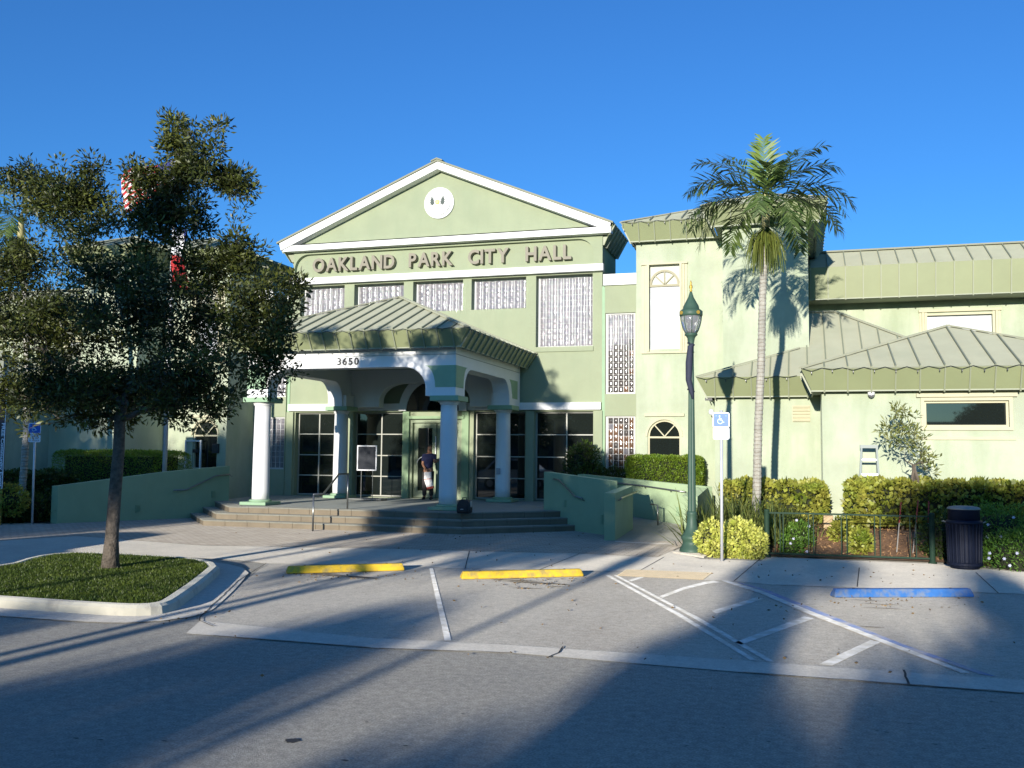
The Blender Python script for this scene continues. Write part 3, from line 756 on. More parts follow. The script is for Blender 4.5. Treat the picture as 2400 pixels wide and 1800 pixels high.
# ------------------------------------------------------------------ porch
PX0, PX1, PY0, PY1 = -14.62, -8.51, 23.0, YF-.15
zs_, zb_ = W(1000, 910, 23).z, 3.42          # springing and underside of the white shoe
zf = (W(943, 860, 23).z+W(700, 864, 23).z)/2
zt_ = 4.70
def beam(axis, c0, c1, a0, a1, span_l, span_r, name, rx=.62):
    """arched beam: polygon in the plane of the face, c0..c1 its thickness, opening span_l..span_r"""
    P = [(a0, zb_), (a0, zt_), (a1, zt_), (a1, zb_), (span_r, zb_), (span_r, zs_)]
    rz_ = zf-zs_
    P += [(span_r-rx+rx*math.cos(t), zs_+rz_*math.sin(t)) for t in [math.pi/2*k/10 for k in range(1, 11)]]
    P += [(span_l+rx-rx*math.sin(t), zs_+rz_*math.cos(t)) for t in [math.pi/2*k/10 for k in range(0, 11)]]
    P += [(span_l, zb_)]
    if axis == 'x': pts = [(p[0], c0, p[1]) for p in P]; d = (0, c1-c0, 0)
    else: pts = [(c0, p[0], p[1]) for p in P]; d = (c1-c0, 0, 0)
    return MB().prism(pts, d).build(name, M_white, hall)
cw = .64
beam('x', PY0, PY0+.5, PX0, PX1, PX0+cw, PX1-cw-.19, 'porch_beam')
yb = 27.72                                   # front of the rear columns' shoe
beam('y', PX1, PX1-.5, PY0+.502, PY1, PY0+.7, yb-.02, 'porch_beam', .55)
beam('y', PX0, PX0+.5, PY0+.502, PY1, PY0+.7, yb-.02, 'porch_beam', .55)
beam('x', 28.35, 28.70, PX0+.502, PX1-.502, PX0+1.5, PX1-1.5, 'porch_beam', .8)
MB().box(PX0+.5, PX1-.5, PY0+.5, PY1, 4.62, 4.68).build('porch_ceiling', M_soffit, hall)
mb = MB(); mb.box(PX0-.012, PX1+.012, PY0-.012, PY0-.001, 4.485, 4.50); mb.box(PX1+.001, PX1+.012, PY0, PY1, 4.485, 4.50); mb.build('beam_joint', mat('joint_grey', (.35, .36, .34), .8), hall)
# green spandrel panels, sunk-looking fields laid on the beam faces
zg0, zg1 = W(1040, 907, 23).z, W(1040, 856, 23).z
def spandrel(axis, c, s, a, name='spandrel_panel'):
    """a = outer edge coordinate, s = direction towards the opening"""
    P = [(a, zg0), (a, zg1), (a+s*.86, zg1)]+[(a+s*(.86-.30*math.sin(t)), zg1-(zg1-zg0)*(1-math.cos(t))) for t in [math.pi/2*k/6 for k in range(1, 7)]]
    if axis == 'x': MB().prism([(p[0], c, p[1]) for p in P], (0, -.012, 0)).build(name, M_dgreen, hall)
    else: MB().prism([(c, p[0], p[1]) for p in P], (.012*(1 if c > -11 else -1), 0, 0)).build(name, M_dgreen, hall)
spandrel('x', PY0-.001, -1, PX1-.0); spandrel('x', PY0-.001, 1, PX0)
for X in (PX1+.001, PX0-.001):
    spandrel('y', X, 1, PY0); spandrel('y', X, -1, 28.55)
# inner faces seen through the arch
P = [(PX0+.8, zg0), (PX0+.8, zg1), (ax-ra-.2, zg1), (ax-ra-.75, zg0)]
# columns
def column(cx_, cy_2, shoe=True):
    zt0_ = 3.27
    sh = MB().lathe((cx_, cy_2, 0), [(.235, .60), (.235, .9), (.232, 1.8), (.222, 2.7), (.215, 3.20)], 28).build('column', M_white, hall, smooth=True)
    MB().lathe((cx_, cy_2, 0), [(.30, FLOOR+.085), (.31, FLOOR+.10), (.30, FLOOR+.13), (.265, FLOOR+.15), (.245, .62)], 28).build('column_base', M_dgreen, sh, smooth=True)
    MB().box(cx_-.40, cx_+.40, cy_2-.40, cy_2+.40, FLOOR+.001, FLOOR+.085).build('plinth', M_dgreen, sh, bevel=.006)
    MB().lathe((cx_, cy_2, 0), [(.22, 3.19), (.245, 3.215), (.245, 3.235), (.26, 3.25), (.29, 3.27), (.29, 3.285)], 28).build('capital_ring', M_white, sh, smooth=True)
    MB().box(cx_-.39, cx_+.39, cy_2-.39, cy_2+.39, 3.286, 3.418).build('capital', M_dgreen, sh, bevel=.006)
    return sh
ccols = [(-14.31, 23.32), (-8.80, 23.32), (-14.31, 28.05), (-8.80, 28.05)]
for c in ccols: column(*c)
MB().box(-8.93, -8.80, 27.79, 27.81, 1.32, 1.5).build('switch_box', mat('box_grey', (.35, .36, .38), .5, metal=.3), hall)
# green corbel blocks under the rear ends
for X in (-14.31, -8.80):
    MB().box(X-.30, X+.30, 27.76, 28.34, 3.42, 3.78).build('beam_shoe', M_white, hall)
# porch roof
ex0, ex1, ey0, ez = -15.1, -8.01, 22.4, 5.09
bz = 4.66; ins = .26
pk_ = Vector((-11.5, 26.2, 6.58))
c_fl, c_fr, c_bl, c_br = Vector((ex0, ey0, ez)), Vector((ex1, ey0, ez)), Vector((ex0, YF-.01, ez)), Vector((ex1, YF-.01, ez))
proof = MB().prism([(ex0+ins, ey0+ins, bz+.02), (ex1-ins, ey0+ins, bz+.02), (ex1-ins, YF-.01, bz+.02), (ex0+ins, YF-.01, bz+.02)], (0, 0, .03)).build('porch_roof', M_soffit, hall)
v = (pk_-Vector((pk_.x, ey0, ez))).normalized()
seamed(proof, [c_fl, c_fr, pk_], c_fl, (1, 0, 0), v, .405, M_roof, .2, outward=(0, -.4, 1))
v = (pk_-Vector((ex1, pk_.y, ez))).normalized()
seamed(proof, [c_fr, c_br, pk_], c_fr, (0, 1, 0), v, .405, M_roof, .25, outward=(.4, 0, 1))
v = (pk_-Vector((ex0, pk_.y, ez))).normalized()
seamed(proof, [c_fl, c_bl, pk_], c_fl, (0, 1, 0), v, .405, M_roof, .25, outward=(-.4, 0, 1))
MB().prism([c_bl, c_br, pk_], (0, .03, 0)).build('roof_back', M_roof, proof)
for c in (c_fl, c_fr, c_bl, c_br): MB().bar(c+Vector((0, 0, .03)), pk_+Vector((0, 0, .04)), .12, .035).build('hip_cap', M_roof, proof)
def fascia(parent, a, b, inward, h, ph=.2, pitch=.405, ia=None, ib=None, ins=.26):
    """leaning fascia under the fold line a-b; inward = unit vector towards the building; ia/ib True where the end mitres inwards"""
    a = Vector(a); b = Vector(b); u = (b-a).normalized(); inw = Vector(inward)
    lo_a = a+inw*ins-Vector((0, 0, h))+(u*ins if ia else Vector()); lo_b = b+inw*ins-Vector((0, 0, h))-(u*ins if ib else Vector())
    vv_ = (inw*-ins+Vector((0, 0, h))).normalized()
    O = a+inw*ins-Vector((0, 0, h))
    seamed(parent, [a, b, lo_b, lo_a], O, u, vv_, pitch, M_fascia, ph, tail=.05, outward=-inw, rib=.04)
    MB().bar(lo_a-Vector((0, 0, .012))+inw*.02, lo_b-Vector((0, 0, .012))+inw*.02, .05, .03).build('drip_edge', M_seam, parent)
fascia(proof, c_fl, c_fr, (0, 1, 0), ez-bz, .2, ia=True, ib=True)
fascia(proof, c_fr, c_br, (-1, 0, 0), ez-bz, .25, ia=True)
fascia(proof, c_fl, c_bl, (1, 0, 0), ez-bz, .25, ia=True)
# house number
letters('3650', W(791, 850, PY0).x, W(841, 850, PY0).x, W(815, 855, PY0).z, .185, PY0-.012, M_black, hall, depth=.02, offset=.004, gap=.05)
# string lights along an eave
def string_lights(name, a, b, out, label, parent_z=0):
    a = Vector(a); b = Vector(b); L_ = (b-a).length; n_ = int(L_/.42); o_ = Vector(out)
    t = thing(name, label, 'string lights', a, 'string lights hung along the eaves'); pts = []; bulbs = []
    for i in range(n_+1):
        p = a.lerp(b, i/n_); pts.append(p+o_*.04+Vector((0, 0, .01)))
        if i < n_:
            q = a.lerp(b, (i+.5)/n_); d = random.uniform(.03, .075); pts.append(q+o_*.05-Vector((0, 0, d))); bulbs.append(pts[-1])
    MB().tube(pts, .006, 4).build('wire', M_black, t)
    for q in bulbs:
        MB().lathe((q.x, q.y, q.z-.07), [(.004, 0), (.012, .02), (.012, .05), (.007, .07)], 6).build('bulb', mat('bulb_dark', (.06, .06, .06), .3), t)
    return t
string_lights('string_lights', c_fl+Vector((.2, 0, 0)), c_fr, (0, -1, 0), 'dark string of bulbs along the front edge of the porch roof')
string_lights('string_lights', c_fr, c_br, (1, 0, 0), 'dark string of bulbs along the right side edge of the porch roof')

# ------------------------------------------------------------------ the two side wings, the left one the mirror image of the right one
def wing(mir):
    def fx(x): return MX-x if mir else x
    def fv(p): p = Vector(p); return Vector((MX-p.x, p.y, p.z)) if mir else p
    def fd(p): p = Vector(p); return Vector((-p.x, p.y, p.z)) if mir else p
    def B(mb, name, m_, parent=hall, **k):
        if mir: mb.v = [(MX-x, y, z) for x, y, z in mb.v]
        return mb.build(name, m_, parent, **k)
    def seam_(parent, pts, O, u, v, pitch, m_, ph=0., outward=None, **k):
        seamed(parent, [fv(p) for p in pts], fv(O), fd(u), fd(v), pitch, m_, ph, outward=fd(outward), **k)
    def fas(parent, a, b, inward, h, ph, ia=False, ib=False, ins=.24, pitch=.45):
        fascia(parent, fv(a), fv(b), fd(inward), h, ph, pitch, ia, ib, ins)
    # connector with glass blocks
    uw, lw = rectW(1419, 733, 1489, 923, 28.9), rectW(1419, 975, 1489, 1112, 28.9)
    zp0, zp1 = W(1450, 667, 28.8).z, W(1450, 641, 28.8).z
    xt = W(1491, 800, 27.3).x; x2 = W(1693, 700, 27.3).x; x2b = W(1694, 700, 26.).x; x3 = W(1895, 700, 26.).x
    holes = [uw, lw]
    B(holes_wall(XR+.10, -4.2, 0, zp0, holes, 28.9, 29.2), 'connector_wall', M_main)
    B(MB().box(XR+.001, XR+.099, 28.97, 29.2, 0, zp0), 'expansion_joint', M_dgreen)
    B(MB().box(XR+.06, -4.2, 28.82, 29.3, zp0+.001, zp1), 'parapet', M_white)
    for q, r, b, sd_ in ((0, uw, .6, 11), (1, lw, .95, 12)):
        rr_ = r if not mir else (MX-r[1], MX-r[0], r[2], r[3])
        glassblocks(rr_, 29.0, 5, 13 if q == 0 else 9, hall, b if q == 0 else .95, stuff=mir, seed=sd_+mir*5)
    # towers
    ZT = W(1600, 561, 27.05).z
    wn = (W(1521, 700, 27.3).x, W(1593, 700, 27.3).x, W(1557, 818, 27.3).z, W(1557, 621, 27.3).z)
    aw = (W(1518, 1040, 27.3).x, W(1596, 1040, 27.3).x, W(1557, 1112, 27.3).z, W(1557, 984, 27.3).z)
    ra_ = (aw[1]-aw[0])/2; zsp = aw[3]-ra_
    B(holes_wall(xt, x2b+.001, 0, ZT+.1, [wn, aw], 27.3, 27.5), 'tower_wall', M_pale)
    B(MB().box(xt, xt+.2, 27.502, 33, 0, ZT+.1), 'tower_side_wall', M_pale)
    B(MB().box(x2b, x3, 26.0, 27.299, 0, ZT+.1), 'tower_projection', M_pale)
    B(MB().box(x3-.2, x3, 27.3, 33, 0, ZT+.1), 'tower_side_wall', M_pale)
    B(MB().box(xt+.2, x3-.2, 32.8, 33, 0, ZT+.1), 'tower_rear_wall', M_pale)
    # corner pieces that round the head of the low arched window
    cr = MB(); n_ = 10
    for s in (-1, 1):
        X = (aw[0]+aw[1])/2
        P = [(X+s*ra_, 27.3, aw[3])]+[(X+s*ra_*math.cos(t), 27.3, zsp+ra_*math.sin(t)) for t in [math.pi/2*k/n_ for k in range(n_+1)]]
        cr.prism(P, (0, .2, 0))
    B(cr, 'arch_corner', M_pale)
    # low arched window
    X = (aw[0]+aw[1])/2
    def ringp(R0, R1, y, cz, Xc=X, n=16): return [(Xc+R1*math.cos(t), y, cz+R1*math.sin(t)) for t in [math.pi*k/n for k in range(n+1)]]+[(Xc+R0*math.cos(t), y, cz+R0*math.sin(t)) for t in [math.pi*k/n for k in range(n, -1, -1)]]
    f = MB(); f.prism(ringp(ra_-.05, ra_, 27.36, zsp), (0, .08, 0)); f.box(aw[0], aw[0]+.05, 27.36, 27.44, aw[2], zsp); f.box(aw[1]-.05, aw[1], 27.36, 27.44, aw[2], zsp); f.box(aw[0]+.05, aw[1]-.05, 27.36, 27.44, zsp-.05, zsp)
    for t in (math.pi*.27, math.pi*.73): f.bar((X, 27.40, zsp+.0), (X+(ra_-.03)*math.cos(t), 27.40, zsp+(ra_-.03)*math.sin(t)), .03, .05, up=(0, 1, 0))
    wo_ = B(f, 'arched_window', M_cream)
    B(MB().box(aw[0], aw[1], 27.45, 27.46, aw[2], aw[3]), 'pane', M_clearg, wo_)
    f = MB().prism(ringp(ra_+.01, ra_+.06, 27.27, zsp), (0, .028, 0)); B(f, 'arch_moulding', M_cream)
    f = MB().box(aw[0]-.08, aw[1]+.10, 27.22, 27.298, aw[3]+.10, aw[3]+.18); B(f, 'window_head', M_cream)
    # tall upper window in fluted mouldings
    x0_, x1_ = W(1504, 700, 27.2).x, W(1610, 700, 27.2).x; z0_, z1_ = W(1557, 826, 27.2).z, W(1557, 615, 27.2).z
    f = MB()
    for k, (a, b, yy) in enumerate([(0, .07, 27.26), (.075, .14, 27.24), (.145, .21, 27.20)]):
        f.box(x0_+a, x0_+b, yy, 27.298, z0_+.03, z1_-.05); f.box(x1_-b, x1_-a, yy, 27.298, z0_+.03, z1_-.05)
    f.box(x0_-.02, x1_+.02, 27.20, 27.298, z1_-.05, z1_); f.box(x0_-.02, x1_+.02, 27.22, 27.298, z0_-.02, z0_+.03)
    B(f, 'window_moulding', M_cream)
    Xw = (wn[0]+wn[1])/2; rw_ = (wn[1]-wn[0])/2; zw = wn[3]-rw_-.12
    f = MB(); f.prism(ringp(rw_-.07, rw_-.01, 27.34, zw, Xw), (0, .05, 0)); f.box(wn[0]+.01, wn[1]-.01, 27.34, 27.39, zw-.06, zw)
    for t in (math.pi*.25, math.pi*.5, math.pi*.75): f.bar((Xw, 27.37, zw), (Xw+(rw_-.05)*math.cos(t), 27.37, zw+(rw_-.05)*math.sin(t)), .03, .05, up=(0, 1, 0))
    wo_ = B(f, 'upper_window', mat('muntin_tan', (.36, .33, .22), .7))
    B(MB().box(wn[0], wn[1], 27.40, 27.41, wn[2], zw-.03), 'blind', M_blind, wo_)
    B(MB().box(wn[0], wn[1], 27.40, 27.41, zw-.03, wn[3]), 'fanlight_panel', mat('fan_panel', (.50, .51, .44), .6, .04, 3), wo_)
    # tower roof
    fz = ZT+.52; a0, a1 = W(1455, 528, 26.8).x, x3+.5
    tr = B(MB().box(a0+.3, a1-.3, 27.1, 33, ZT+.02, ZT+.06), 'tower_roof', M_soffit)
    bx = x2b-.5
    B(MB().box(bx+.3, a1-.3, 25.75, 27.098, ZT+.021, ZT+.061), 'soffit', M_soffit, tr)
    sl_ = .39; dpt = 3.2
    P = [(a0, 26.8, fz), (a1, 26.8, fz), (a1-dpt*.9, 26.8+dpt*.9, fz+dpt*.9*sl_), (a0+dpt*.9, 26.8+dpt*.9, fz+dpt*.9*sl_)]
    if a0+dpt*.9 > a1-dpt*.9: h_ = (a1-a0)/2; P = [(a0, 26.8, fz), (a1, 26.8, fz), (a0+h_, 26.8+h_, fz+h_*sl_)]
    seam_(tr, P, P[0], (1, 0, 0), (0, 1, sl_), .45, M_roof, .37, outward=(0, -.4, 1))
    h_ = (a1-a0)/2; top = (a0+h_, 26.8+h_, fz+h_*sl_)
    seam_(tr, [(a0, 26.8, fz), (a0, 33, fz), top], (a0, 26.8, fz), (0, 1, 0), (1, 0, sl_), .45, M_roof, .2, outward=(-.4, 0, 1))
    seam_(tr, [(a1, 26.8, fz), (a1, 33, fz), top], (a1, 26.8, fz), (0, 1, 0), (-1, 0, sl_), .45, M_roof, .2, outward=(.4, 0, 1))
    B(MB().bar(Vector((a0, 26.8, fz+.03)), Vector(top), .12, .035), 'hip_cap', M_roof, tr)
    h2 = (a1-bx)/2; t2 = Vector((bx+h2, 25.5+h2, fz+h2*sl_))
    seam_(tr, [(bx, 25.5, fz), (a1, 25.5, fz), t2], (bx, 25.5, fz), (1, 0, 0), (0, 1, sl_), .45, M_roof, .3, outward=(0, -.4, 1))
    seam_(tr, [(bx, 25.5, fz), (bx, 26.8, fz), (bx+h2, 26.8+h2, fz+h2*sl_+.001), t2], (bx, 25.5, fz), (0, 1, 0), (1, 0, sl_), .45, M_roof, .3, outward=(-.4, 0, 1))
    seam_(tr, [(a1, 25.5, fz), (a1, 26.8, fz), (bx+h2, 26.8+h2, fz+h2*sl_+.001), t2], (a1, 25.5, fz), (0, 1, 0), (-1, 0, sl_), .45, M_roof, .3, outward=(.4, 0, 1))
    B(MB().bar(Vector((bx, 25.5, fz+.03)), t2+Vector((0, 0, .03)), .12, .035), 'hip_cap', M_roof, tr)
    B(MB().bar(Vector((a1, 25.5, fz+.03)), t2+Vector((0, 0, .03)), .12, .035), 'hip_cap', M_roof, tr)
    fas(tr, (a0, 26.8, fz), (bx+.2, 26.8, fz), (0, 1, 0), .5, .5, ia=True)
    fas(tr, (a0, 26.8, fz), (a0, 33, fz), (1, 0, 0), .5, .3, ia=True)
    fas(tr, (bx, 25.5, fz), (a1, 25.5, fz), (0, 1, 0), .5, .3, True, True)
    fas(tr, (bx, 25.5, fz), (bx, 27.0, fz), (1, 0, 0), .5, .3, ia=True)
    fas(tr, (a1, 25.5, fz), (a1, 33, fz), (-1, 0, 0), .5, .3, ia=True)
    # wing A (low, behind) and wing B (low, in front)
    xA = W(1676, 1040, 25).x; xB = W(1927, 1000, 23).x
    B(MB().box(xA, xB+.6, 25, 25.3, 0, 3.52), 'low_wall', M_pale)
    B(MB().box(xA, xA+.3, 25.302, 27.29, 0, 3.5), 'low_side_wall', M_pale)
    wB = (W(2166, 970, 23).x, W(2365, 970, 23).x, W(2265, 1001, 23).z, W(2265, 939, 23).z)
    B(holes_wall(xB, xB+9.5, 0, 3.50, [wB], 23, 23.25), 'low_wall', M_pale)
    B(MB().box(xB, xB+.25, 23.252, 24.99, 0, 3.5), 'low_side_wall', M_pale)
    f = MB(); q = .07; a, b, c, d = wB
    f.box(a-q, a, 22.95, 22.998, c-q, d+q); f.box(b, b+q, 22.95, 22.998, c-q, d+q); f.box(a, b, 22.95, 22.998, c-q, c); f.box(a, b, 22.95, 22.998, d, d+q)
    f.box(a, a+.05, 23.05, 23.12, c, d); f.box(b-.05, b, 23.05, 23.12, c, d); f.box(a+.05, b-.05, 23.05, 23.12, c, c+.05); f.box(a+.05, b-.05, 23.05, 23.12, d-.05, d)
    fo = B(f, 'slot_window', M_cream)
    B(MB().box(a, b, 23.13, 23.14, c, d), 'pane', M_clearg, fo)
    f = MB(); f.box(a-.16, b+.16, 22.90, 22.998, d+q+.01, d+q+.09); f.box(a-.1, b+.12, 22.96, 22.998, c-.28, c-.22); B(f, 'window_ledge', M_cream)
    # louvre on wing A
    a, b, c, d = W(1857, 970, 25).x, W(1899, 970, 25).x, W(1877, 989, 25).z, W(1877, 950, 25).z
    lv = B(MB().box(a, b, 24.975, 24.998, c, d), 'wall_louvre', M_cream)
    for k in range(5): B(MB().prism([(a+.01, 24.97, c+(d-c)*(k+.1)/5), (a+.01, 24.93, c+(d-c)*(k+.2)/5), (a+.01, 24.97, c+(d-c)*(k+.85)/5)], (b-a-.02, 0, 0)), 'louvre_slat', M_cream, lv)
    zf_ = 3.915; zb__ = 3.445
    eA = Vector((-2.553, 24.5, zf_)); sA = .59
    rA = B(MB().box(eA.x+.25, xB+.6, 24.74, 24.998, zb__, zb__+.04), 'wing_roof', M_soffit)
    pts = [eA, Vector((4.43, 24.5, zf_)), Vector((.94, 28, zf_+3.5*sA)), Vector((.15, 28, zf_+3.5*sA)), Vector((-.05, 25.9, zf_+1.4*sA))]
    seam_(rA, pts, eA, (1, 0, 0), (0, 1, sA), .45, M_roof, .45, outward=(0, -.6, 1))
    B(MB().add([eA, Vector((-.05, 25.9, zf_+1.4*sA)), Vector((-.05, 26.0, zf_+1.4*sA)), Vector((-2.5, 27.3, zf_))], [(0, 1, 2), (0, 2, 3)]), 'roof_side', M_roof, rA)
    seam_(rA, [pts[1], (4.43, 31, zf_), pts[2]], pts[1], (0, 1, 0), (-3.49, 0, 3.5*sA), .45, M_roof, .2, outward=(1, 0, 1))
    B(MB().bar(pts[0]+Vector((0, 0, .03)), pts[4]+Vector((0, 0, .03)), .12, .035), 'hip_cap', M_roof, rA)
    B(MB().bar(pts[1]+Vector((0, 0, .03)), pts[2]+Vector((0, 0, .03)), .14, .035), 'hip_cap', M_roof, rA)
    B(MB().bar(pts[2]+Vector((0, 0, .03)), pts[3]+Vector((0, 0, .03)), .14, .035), 'ridge_cap', M_roof, rA)
    fas(rA, eA, (1.2, 24.5, zf_), (0, 1, 0), .47, .45, ia=True)
    fas(rA, eA, (eA.x, 27.2, zf_), (1, 0, 0), .47, .3, ia=True)
    eB = Vector((.0, 22.5, zf_)); hB = 3.55; sB = .375; eB2 = Vector((2*hB, 22.5, zf_)); pB_ = Vector((hB, 22.5+hB, zf_+hB*sB))
    rB = B(MB().box(.24, xB+9.5, 22.74, 22.998, zb__-.01, zb__+.03), 'wing_roof', M_soffit)
    B(MB().box(.24, xB-.001, 22.999, 24.4, zb__-.01, zb__+.03), 'soffit', M_soffit, rB)
    seam_(rB, [eB, eB2, pB_], eB, (1, 0, 0), (0, 1, sB), .5, M_roof, .5, outward=(0, -.4, 1))
    seam_(rB, [eB, (0, 29.6, zf_), pB_], eB, (0, 1, 0), (1, 0, sB), .5, M_roof, .5, outward=(-.4, 0, 1))
    seam_(rB, [eB2, (2*hB, 29.6, zf_), pB_], eB2, (0, 1, 0), (-1, 0, sB), .5, M_roof, .5, outward=(.4, 0, 1))
    B(MB().bar(eB+Vector((0, 0, .03)), pB_+Vector((0, 0, .03)), .14, .035), 'hip_cap', M_roof, rB)
    B(MB().bar(eB2+Vector((0, 0, .03)), pB_+Vector((0, 0, .03)), .14, .035), 'hip_cap', M_roof, rB)
    fas(rB, eB, eB2, (0, 1, 0), .48, .5, True, True, ins=.22, pitch=.5)
    fas(rB, eB, (0, 26.5, zf_), (1, 0, 0), .48, .5, ia=True, ins=.22, pitch=.5)
    # upper wing set back
    zU = W(1940, 626, 30).z; zUb = W(1940, 700, 30.15).z; zUt = W(1940, 593, 31.3).z
    wU = (W(2173, 760, 31.3).x, W(2326, 760, 31.3).x, W(2250, 800, 31.3).z, W(2250, 738, 31.3).z)
    B(holes_wall(x3+.001, 14, 0, zUb+.1, [wU], 31.3, 31.5), 'upper_wall', M_pale)
    B(MB().box(wU[0], wU[1], 31.42, 31.44, wU[2], wU[3]), 'blind', M_blind)
    f = MB(); a, b, c, d = wU
    for k, (o1, o2, yy) in enumerate([(.0, .07, 31.25), (.08, .15, 31.22), (.16, .22, 31.26)]):
        f.box(a-o2, a-o1, yy, 31.298, c, d+.1); f.box(b+o1, b+o2, yy, 31.298, c, d+.1)
    f.box(a-.24, b+.24, 31.2, 31.298, d+.1, d+.17); f.box(a, b, 31.26, 31.298, d+.001, d+.05)
    B(f, 'window_moulding', M_cream)
    rU = B(MB().box(x3+.002, 14, 30.2, 31.298, zUb, zUb+.04), 'upper_roof', M_soffit)
    slU = (zUt-zU)/1.3
    seam_(rU, [(x3+.0, 30, zU), (14, 30, zU), (14, 31.3, zUt), (x3, 31.3, zUt)], (x3, 30, zU), (1, 0, 0), (0, 1, slU), .5, M_roof, .1, outward=(0, -.4, 1))
    B(MB().bar((x3, 31.3, zUt+.03), (14, 31.3, zUt+.03), .2, .05), 'ridge_cap', M_roof, rU)
    fas(rU, (x3, 30, zU), (14, 30, zU), (0, 1, 0), zU-zUb, .1, ins=.15, pitch=.5)
    B(MB().box(x3, 14, 31.5, 36, zUt-.3, zUt-.1), 'flat_roof', M_roof, rU)
    return dict(a0=a0, bx=bx, fz=fz, eA=eA, eB=eB, eB2=eB2)
wr = wing(False); wing(True)
string_lights('string_lights', (wr['a0']+.1, 26.8, wr['fz']), (wr['bx'], 26.8, wr['fz']), (0, -1, 0), 'dark string of bulbs along the high eave between gable and palm')
string_lights('string_lights', wr['eA'], (-.1, 24.5, 3.915), (0, -1, 0), 'dark string of bulbs on the low eave behind the palm trunk')
string_lights('string_lights', wr['eB'], wr['eB2'], (0, -1, 0), 'dark string of bulbs on the low eave at the far right')
# small doors and notices on the shaded wall left of the porch
dl = MB(); a, b = W(437, 1000, 27.3).x, W(475, 1000, 27.3).x
dl.box(a, a+.05, 27.24, 27.298, 0, 2.3); dl.box(b-.05, b, 27.24, 27.298, 0, 2.3); dl.box(a+.05, b-.05, 27.24, 27.298, 2.25, 2.3); dl.build('side_door_frame', M_white, hall)
for x0, y0, x1, y1 in ((452, 1053, 464, 1061), (497, 1040, 512, 1062)):
    r = rectW(x0, y0, x1, y1, 27.25); MB().box(r[0], r[1], 27.24, 27.298, r[2], r[3]).build('notice_box', M_black, hall)
r = rectW(372, 1000, 380, 1100, 26.0)

# ------------------------------------------------------------------ entrance steps
steps = thing('entrance_steps', 'three wide tiled steps and platform rising to the porch', 'steps', (-11.3, 22, 0))
base = [Vector((-17.3, 24.3, 0)), Vector((-14.85, 21.5, 0)), Vector((-7.75, 21.55, 0)), Vector((-5.45, 23.75, 0))]
def inset(P, d):
    out = []
    nrm = [Vector((-(b-a).y, (b-a).x, 0)).normalized() for a, b in zip(P[:-1], P[1:])]
    for i, p in enumerate(P):
        if i == 0: out.append(p+nrm[0]*d)
        elif i == len(P)-1: out.append(p+nrm[-1]*d)
        else:
            b = (nrm[i-1]+nrm[i]).normalized(); out.append(p+b*d/max(.3, b.dot(nrm[i])))
    return out
rise = .16
for k in range(3):
    P = inset(base, .34*k+.03); z0, z1 = rise*k, rise*(k+1)
    back = [Vector((-5.1, 28.95, 0)), Vector((-17.6, 28.95, 0))]
    poly = [Vector((p.x, p.y, z0+.001)) for p in P+back]
    MB().prism(poly, (0, 0, rise-.012)).build('step_core' if k < 2 else 'platform', M_floor, steps)
    P0 = inset(base, .34*k); P1 = inset(base, .34*k+.36)
    for a, b, c, d in zip(P0[:-1], P0[1:], P1[:-1], P1[1:]):
        L_ = (b-a).length; nT = max(1, round(L_/.62)); u = (b-a).normalized()
        for i in range(nT):
            t0, t1 = i/nT+.004/L_, (i+1)/nT-.004/L_
            q0, q1, r0, r1 = a.lerp(b, t0), a.lerp(b, t1), c.lerp(d, t0), c.lerp(d, t1)
            nn = Vector((-u.y, u.x, 0))
            mb = MB(); jz = random.uniform(-.001, .001)
            mb.prism([Vector((q.x, q.y, z0+.004)) for q in (q0, q1, q1+nn*.028, q0+nn*.028)], (0, 0, rise-.036))
            o = mb.build('riser_tile', M_tile, steps)
            MB().prism([Vector((q.x, q.y, z1-.03+jz)) for q in (q0-nn*.012, q1-nn*.012, r1, r0)], (0, 0, .030)).build('tread_tile', M_tiletop if True else M_tile, steps)
# centre handrail
hr = thing('stair_handrail', 'square dark metal handrail standing in the middle of the steps', 'handrail', (-11.65, 21.25, 0))
a = G(733, 1246); b = Vector((-11.25, 22.5, .48)); za, zb2 = .90, 1.38
mb = MB(); d = (b-a); d.z = 0
P = [Vector((a.x, a.y, 0)), Vector((a.x, a.y, za)), Vector((a.x, a.y, za))+d*.28, Vector((b.x, b.y, zb2))-d*.28, Vector((b.x, b.y, zb2)), Vector((b.x, b.y, .48))]
MB().tube(P[:2], .024, 8).build('post', M_rail, hr, smooth=True); MB().tube(P[4:], .024, 8).build('post', M_rail, hr, smooth=True)
MB().tube(P[1:5], .024, 8).build('rail', M_rail, hr, smooth=True)

# ------------------------------------------------------------------ ramp walls
def poly_wall(parent, pts, th, m_, name='wall_section', side=1):
    """pts: list of (x, y, zbottom, ztop); vertical wall with sloping top"""
    for a, b in zip(pts[:-1], pts[1:]):
        A = Vector((a[0], a[1], 0)); B_ = Vector((b[0], b[1], 0)); u = (B_-A).normalized(); n_ = Vector((-u.y, u.x, 0))*th*side
        v = [A+Vector((0, 0, a[2])), B_+Vector((0, 0, b[2])), B_+n_+Vector((0, 0, b[2])), A+n_+Vector((0, 0, a[2])),
             A+Vector((0, 0, a[3])), B_+Vector((0, 0, b[3])), B_+n_+Vector((0, 0, b[3])), A+n_+Vector((0, 0, a[3]))]
        MB().add(v, [(0, 1, 2, 3), (4, 5, 6, 7), (0, 1, 5, 4), (1, 2, 6, 5), (2, 3, 7, 6), (3, 0, 4, 7)]).build(name, m_, parent)
